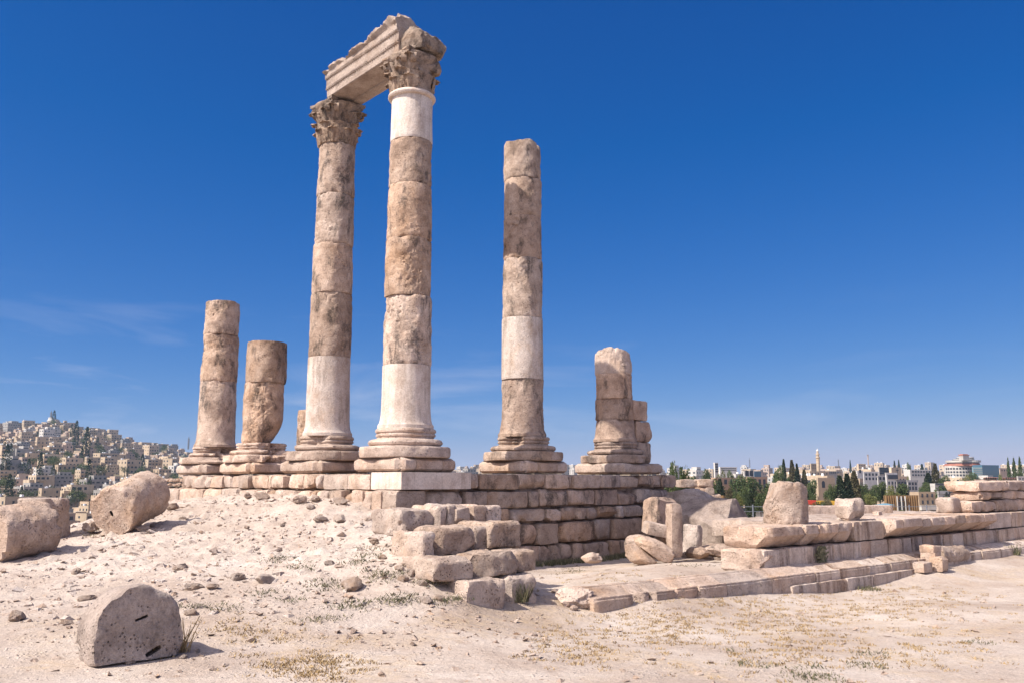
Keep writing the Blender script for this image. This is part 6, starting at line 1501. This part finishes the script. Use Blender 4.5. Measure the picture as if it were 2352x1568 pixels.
# ------------------------------------------------------------------ loose rocks on the mound
RMESH = []
for k in range(12):
    V, Fc = rock_shape(1.0, R.uniform(.65, .95), R.uniform(.45, .75), seed=500 + k, n=11, amp=0.42, flatb=0.12)
    me = make_mesh('rock', V, Fc, ROCK); me.set_sharp_from_angle(angle=math.radians(28)); RMESH.append(me)
def q7(x, y): return .3588 * x, 1219 + .3588 * y
def q2(x, y): return 619 + .2093 * x, 890.9 + .2093 * y
def q6(x, y): return .303 * x, 919 + .303 * y
def q4(x, y): return 844 + .2093 * x, 1078.5 + .2093 * y
rr = random.Random(77)
def rock(px, py, wpx, label=None, group=None, sink=.25):
    g = gpick(px, py); s_ = max(.04, wpx * g[1] / 2000)
    o = link('rock', RMESH[rr.randrange(12)], None, (g[0], g[1], g[2] - s_ * sink * .5), rr.uniform(0, 6.28), scale=(s_, s_ * rr.uniform(.8, 1.1), s_ * rr.uniform(.75, 1.15)))
    tag(o, label or 'loose pale stone lying on the dusty earth mound', 'rock', group or (None if label else 'loose stones scattered over the mound'))
NAMED = [(q7(485, 275), 32, 'pale flat topped rock on the bare slope right of the left edge drum'), (q7(110, 575), 42, 'rounded pale rock near left edge, left of the slotted drum'), (q7(430, 598), 28, 'grey upright stone just left of the slotted drum'),
         (q7(1240, 372), 44, 'largest reddish rock upslope right of the slotted drum'), (q7(1355, 375), 28, 'dark rock touching the largest reddish rock'), (q7(1520, 310), 32, 'sharp rock with a dark side in the middle of mound slope'), (q7(1700, 318), 52, 'wide pale rock with dark right side in the middle of slope'),
         (q7(1150, 245), 34, 'flat brown rock among small stones on upper slope'), (q7(2260, 372), 46, 'flat pale rock beside green weeds, left of the stepped wall'), (q7(2110, 210), 30, 'bright rounded rock above the weeds on the mound'), (q7(640, 852), 20, 'small white stone in front of the slotted drum'), (q7(830, 852), 24, 'flat small stone below the slotted face'), (q7(1170, 812), 20, 'small stone at the right foot of slotted drum'), (q7(1265, 778), 12, 'pebble in the shadow of the slotted drum'),
         (q7(550, 442), 40, 'long flat dark stone above the slotted drum'), (q7(1220, 530), 30, 'flat whitish stone lying right of the slotted drum'), (q2(330, 1245), 34, 'flat rock directly below the podium left of white corner block'), (q2(510, 1235), 30, 'thin flat rock below the second tall column'), (q2(780, 1262), 32, 'dark flat rock below the podium between two tallest columns'),
         (q2(560, 1455), 34, 'brown jagged rock on the upper mound, left of pointed one'), (q2(770, 1470), 32, 'tall pointed dark rock on the upper mound'), (q2(1080, 1450), 24, 'pointed rock on the mound left of the stepped wall top'), (q2(450, 1320), 24, 'thin slab stone on the upper mound'),
         (q6(1985, 745), 36, 'flat rock lying under the podium below the second stump'), (q6(1880, 732), 24, 'flat stone under the podium left end'), (q6(2265, 780), 30, 'brown rock under the podium below the pale foot column'), (q6(1300, 828), 28, 'stone between the tilted drum and podium'), (q6(1190, 852), 26, 'stone propping the right end of tilted drum'), (q6(1130, 902), 24, 'brown stone in the shadow under tilted drum'), (q6(1155, 958), 20, 'rounded pink stone in front of the tilted drum'), (q6(1090, 984), 32, 'flat white slab stone in front of the tilted drum'), (q6(690, 1000), 40, 'white stone under the left end of tilted drum'),
         (q4(170, 970), 22, 'rock standing with a dark side, upper left of weeds'), (q4(350, 1090), 24, 'brown rock left of the third stepped course'), (q4(520, 1095), 26, 'dark rock close to the stepped wall third course'), (q4(390, 1215), 30, 'block like rock with a strong shadow amid green weeds'), (q4(480, 1160), 26, 'pale broken rock above the block like rock'), (q4(600, 1280), 24, 'small white rock below the weeds'), (q4(650, 1450), 30, 'pointed rock at the lower end of the mound'), (q4(790, 1445), 24, 'rock with weeds behind it near stepped wall foot'), (q4(850, 1250), 22, 'rock against lowest stepped course'), (q4(2050, 1345), 22, 'small rounded stone alone right of the stepped wall'), (q4(80, 800), 26, 'greyish rock in the rubble left of stepped wall')]
for (p, wd, lab) in NAMED: rock(p[0], p[1], wd * 1.0, lab)
for k in range(120):
    px = rr.gauss(520, 250); py = rr.uniform(1150, 1420)
    if not (5 < px < 960) or py > 1180 + (px < 200) * 80 + 270 * rr.random() + 20 or (150 < px < 430 and py > 1320): continue
    if px < 380 and py < 1245: continue
    rock(px, py, rr.choice([6, 7, 8, 9, 11, 13, 16]), sink=.6)
for k in range(34): p = q4(rr.uniform(0, 620), rr.uniform(690, 1250)); rock(p[0], p[1], rr.choice([7, 9, 12, 16]), sink=.5)
# gravel: far too many to count
gv, gf_ = [], []
rs = np.random.RandomState(3)
OCT = np.array([(1, 0, 0), (0, 1, 0), (-1, 0, 0), (0, -1, 0), (0, 0, .5), (0, 0, -.5)]); OF = [(0, 1, 4), (1, 2, 4), (2, 3, 4), (3, 0, 4), (1, 0, 5), (2, 1, 5), (3, 2, 5), (0, 3, 5)]
cx = np.concatenate([rs.uniform(-9, 0.5, 3600), rs.uniform(-5, 14, 2600)]); cy = np.concatenate([rs.uniform(9, 22, 3600), 7 + 12 * rs.uniform(0, 1, 2600) ** 1.7])
ok = (fbm(np.stack([cx * .8, cy * .8, 0 * cx], 1) + 31, 3) > -0.15); cx, cy = cx[ok], cy[ok]
cz = gz_smooth(cx, cy) + bumps(cx, cy)
for i in range(len(cx)):
    if -9.6 > cx[i]: continue
    s_ = .010 + .042 * rs.rand() ** 4 + (.006 if i < 3000 else 0); A = OCT * s_ * rs.uniform(.5, 1.4, (6, 1)) + rs.normal(0, .3 * s_, (6, 3)); an = rs.uniform(0, 6.28); ca, sa = math.cos(an), math.sin(an)
    o = len(gv); gv += [(cx[i] + x * ca - y * sa, cy[i] + x * sa + y * ca, cz[i] + z + s_ * .15) for x, y, z in A]; gf_ += [tuple(q + o for q in f) for f in OF]
bx = rs.uniform(-10, 0.6, 3600); by = rs.uniform(9.0, 22.5, 3600); hz_ = gz_smooth(bx, by)
ok = (hz_ > 0.03) & (fbm(np.stack([bx * .9, by * .9, 0 * bx], 1) + 61, 3) > -0.02 - .35 * (rs.rand(3600) < .25)) & ~((bx < -9.6) & (by > 18)); bx, by = bx[ok], by[ok]; bz = gz_smooth(bx, by) + bumps(bx, by)
CUBE = np.array([(-1, -1, -1), (1, -1, -1), (1, 1, -1), (-1, 1, -1), (-1, -1, 1), (1, -1, 1), (1, 1, 1), (-1, 1, 1)], float); CF = [(0, 3, 2, 1), (4, 5, 6, 7), (0, 1, 5, 4), (1, 2, 6, 5), (2, 3, 7, 6), (3, 0, 4, 7)]
cvv, cff = [], []
for i in range(len(bx)):
    s_ = .016 + .065 * rs.rand() ** 3.4; A = (CUBE * np.where(CUBE[:, 2:3] > 0, .72, 1.0) + rs.normal(0, .22, (8, 3))) * np.array([s_ * rs.uniform(.8, 1.6), s_ * rs.uniform(.5, 1), s_ * rs.uniform(.28, .6)])
    A = A @ euler3(rs.normal(0, .22), rs.normal(0, .22), rs.uniform(0, 6.28)).T; o = len(cvv)
    cvv += (A + np.array([bx[i], by[i], bz[i] - s_ * .10])).tolist(); cff += [tuple(q + o for q in f) for f in CF]
tag(link('rubble_chips', make_mesh('rubble_chips', cvv, cff, GROUNDROCK, smooth=False)), 'countless pale flat stone chips bedded in the mound', 'rubble', kind='stuff')
tag(link('gravel', make_mesh('gravel', gv, gf_, ROCK, smooth=False)), 'small loose stones strewn over the dusty ground', 'gravel', kind='stuff')

# ------------------------------------------------------------------ weeds and dry grass
WEED = leafmat('weed_leaves', [(0.075, 0.078, 0.042), (0.12, 0.115, 0.066), (0.24, 0.20, 0.12)]); DRYG = leafmat('dry_grass_blades', [(0.25, 0.165, 0.08), (0.36, 0.25, 0.125), (0.45, 0.33, 0.18)]); BRIGHT = leafmat('fresh_leaves', [(0.09, 0.13, 0.03), (0.14, 0.19, 0.045), (0.2, 0.25, 0.07)])
rg_ = np.random.RandomState(12)
def blades(cx, cy, cz, n, hgt, spread, flat_=0.5):
    V = []
    for _ in range(n):
        a, rr_ = rg_.uniform(0, 6.28), spread * math.sqrt(rg_.rand()); x, y = cx + rr_ * math.cos(a), cy + rr_ * math.sin(a)
        h = hgt * rg_.uniform(.4, 1.1); ln = h * flat_ * rg_.uniform(-1, 1); l2 = h * flat_ * rg_.uniform(-1, 1); w_ = .004 + .007 * rg_.rand(); b_ = rg_.uniform(0, 3.14)
        dx, dy = w_ * math.cos(b_), w_ * math.sin(b_)
        V += [(x - dx, y - dy, cz - .01), (x + dx, y + dy, cz - .01), (x + ln + dx * .3, y + l2 + dy * .3, cz + h), (x + ln - dx * .3, y + l2 - dy * .3, cz + h)]
    return V
def q8(x, y): return 1219 + .4817 * x, 1266 + .4817 * y
def patch_list(boxes):
    out = []
    for (fn, x0, x1, y0, y1, n) in boxes:
        for _ in range(n):
            u_, v_ = rg_.normal(0, .42, 2).clip(-1, 1); out.append(fn((x0 + x1) / 2 + u_ * (x1 - x0) / 2, (y0 + y1) / 2 + v_ * (y1 - y0) / 2))
    return out
GREEN = patch_list([(q4, 0, 420, 1090, 1230, 60), (q4, 140, 500, 1340, 1500, 60), (q4, 600, 760, 1190, 1270, 24), (q4, 850, 1110, 1290, 1440, 40), (q4, 400, 510, 690, 860, 14), (q4, 740, 900, 1390, 1490, 26), (q4, 770, 900, 1200, 1250, 12), (q4, 0, 60, 850, 1000, 16), (q4, 420, 540, 900, 950, 12),
                    (q7, 1990, 2190, 290, 410, 40), (q7, 2120, 2352, 430, 510, 44), (q7, 1940, 2200, 540, 575, 24), (q7, 1740, 1850, 140, 215, 20), (q7, 1890, 2000, 170, 260, 16), (q7, 2230, 2352, 130, 235, 24), (q7, 1370, 1470, 480, 515, 12), (q7, 1170, 1270, 465, 495, 12), (q7, 1830, 1900, 420, 450, 8), (q7, 1640, 1760, 360, 430, 14), (q7, 560, 660, 5, 40, 8),
                    (q8, 1200, 1460, 565, 625, 40), (q8, 1000, 1110, 525, 550, 12), (q8, 1540, 1650, 530, 560, 14), (q8, 1590, 1670, 480, 510, 12), (q8, 960, 1020, 470, 485, 6), (q8, 2110, 2170, 428, 442, 7), (q8, 90, 320, 60, 130, 26), (q8, 700, 850, 60, 80, 10)])
wv = []
for (px, py) in GREEN[::2]:
    g = gpick(px, py); wv += blades(g[0], g[1], g[2], 16, .028, .22, 1.7)
tag(link('low_weeds', make_mesh('low_weeds', wv, np.arange(len(wv)).reshape(-1, 4), WEED, smooth=False)), 'patches of low dark green weeds growing on the mound and flat', 'weeds', kind='stuff')
dv = []
DRYP = patch_list([(q8, 300, 1000, 280, 420, 130), (q8, 0, 420, 330, 560, 90), (q8, 900, 1600, 250, 420, 100), (q8, 0, 900, 100, 200, 60), (q8, 1300, 2352, 150, 320, 110), (q7, 1600, 2400, 780, 960, 120), (q7, 1200, 2000, 560, 720, 50), (q8, 1000, 1500, 420, 560, 50), (q8, 600, 1500, 200, 290, 80), (q8, 1500, 2300, 330, 600, 60), (q8, 0, 2352, 260, 620, 170), (q8, 500, 2300, 200, 330, 110)])
for (px, py) in DRYP:
    g = gpick(px + rg_.normal(0, 50), py + rg_.normal(0, 16)); dv += blades(g[0], g[1], g[2], 18, .022, .085, 1.6)
tag(link('dry_grass', make_mesh('dry_grass', dv, np.arange(len(dv)).reshape(-1, 4), DRYG, smooth=False)), 'short dry yellow grass stubble spread over the flat ground', 'grass', kind='stuff')
wl = []
for k in range(150):                                          # dark growth along the foot of the podium wall
    s = rg_.uniform(3.4, 9.6); o = rg_.uniform(.06, .28); x, y = K[0] + U[0] * s + NR[0] * o, K[1] + U[1] * s + NR[1] * o; wl += blades(x, y, gz(x, y), 26, .12, .09, .8)
tag(link('wall_foot_weeds', make_mesh('wall_foot_weeds', wl, np.arange(len(wl)).reshape(-1, 4), WEED, smooth=False)), 'dark weeds growing along the shaded foot of podium wall', 'weeds', kind='stuff')
def plant(px, py, n, hgt, spread, mat, label, fl=.6, loc=None):
    g = loc or gpick(px, py); V = np.array(blades(0, 0, 0, n, hgt, spread, fl)); tag(link('weed_plant', make_mesh('weed_plant', V, np.arange(len(V)).reshape(-1, 4), mat, smooth=False), None, g), label, 'plant')
p = q5 = lambda x, y: (1538 + .3461 * x, 1012.8 + .3461 * y)
plant(*q5(915, 972), 260, .17, .2, BRIGHT, 'bright green weed tuft in front of the moulded plinth')
plant(*q5(795, 862), 90, .30, .10, DRYG, 'dry stalky plant growing on the moulded plinth')
plant(*q5(425, 832), 160, .28, .12, WEED, 'green weed at the broken near end of low wall')
plant(*q5(1325, 985), 140, .08, .25, WEED, 'low grey green weed on the flat before the moulded plinth')
plant(*q7(1045, 800), 120, .14, .16, DRYG, 'dry weed tuft at the foot of the slotted face')
plant(*q7(1172, 775), 40, .34, .06, DRYG, 'tall dry stalks at the right side of slotted drum')
plant(*q7(560, 800), 60, .10, .08, WEED, 'small weed at left foot of the slotted drum')
plant(*q4(1660, 1445), 240, .26, .16, WEED, 'dark green weed at the foot of lowest stepped course')
plant(*q4(1240, 1455), 40, .25, .06, DRYG, 'dry stalks before lowest stepped course')
plant(*q5(2285, 750), 120, .25, .15, WEED, 'green weed at far right end of the moulded plinth')
plant(*q5(1490, 860), 120, .25, .15, WEED, 'dark weed growing left of the small block pile')
s_ = along(1538 + .3461 * 965, W0, WD)
for q in range(1):
    V = []
    for k in range(420):
        zq = rg_.uniform(.0, .34); xq = rg_.normal(0, .08); c_ = (xq, -.03 - rg_.uniform(0, .05), zq); V += [(c_[0] + a * .03, c_[1] + rg_.uniform(-.01, .01), c_[2] + b * .025) for a, b in ((-1, -1), (1, -.6), (.8, 1), (-.7, .8))]
    tag(link('wall_plant', make_mesh('wall_plant', V, np.arange(len(V)).reshape(-1, 4), WEED, smooth=False), None, (W0[0] + WD[0] * s_, W0[1] + WD[1] * s_, 0.0), RW), 'dark creeper hanging on the lower course of the low wall', 'plant')


# ------------------------------------------------------------------ the air over the city
hzm = bpy.data.materials.new('haze_air'); hzm.use_nodes = True; ht_ = hzm.node_tree; ht_.nodes.clear()
pv = N(ht_, 'ShaderNodeVolumePrincipled'); pv.inputs['Color'].default_value = (0.52, 0.76, 1.0, 1); pv.inputs['Density'].default_value = 0.00015; pv.inputs['Anisotropy'].default_value = 0.2
ho_ = N(ht_, 'ShaderNodeOutputMaterial'); ht_.links.new(pv.outputs[0], ho_.inputs['Volume'])
hb = MB(); hb.box(-11000, 13000, -200, 9500, -420, 105, 0)
tag(link('haze', make_mesh('haze', hb.v, hb.f, hzm, False)), kind='stuff')
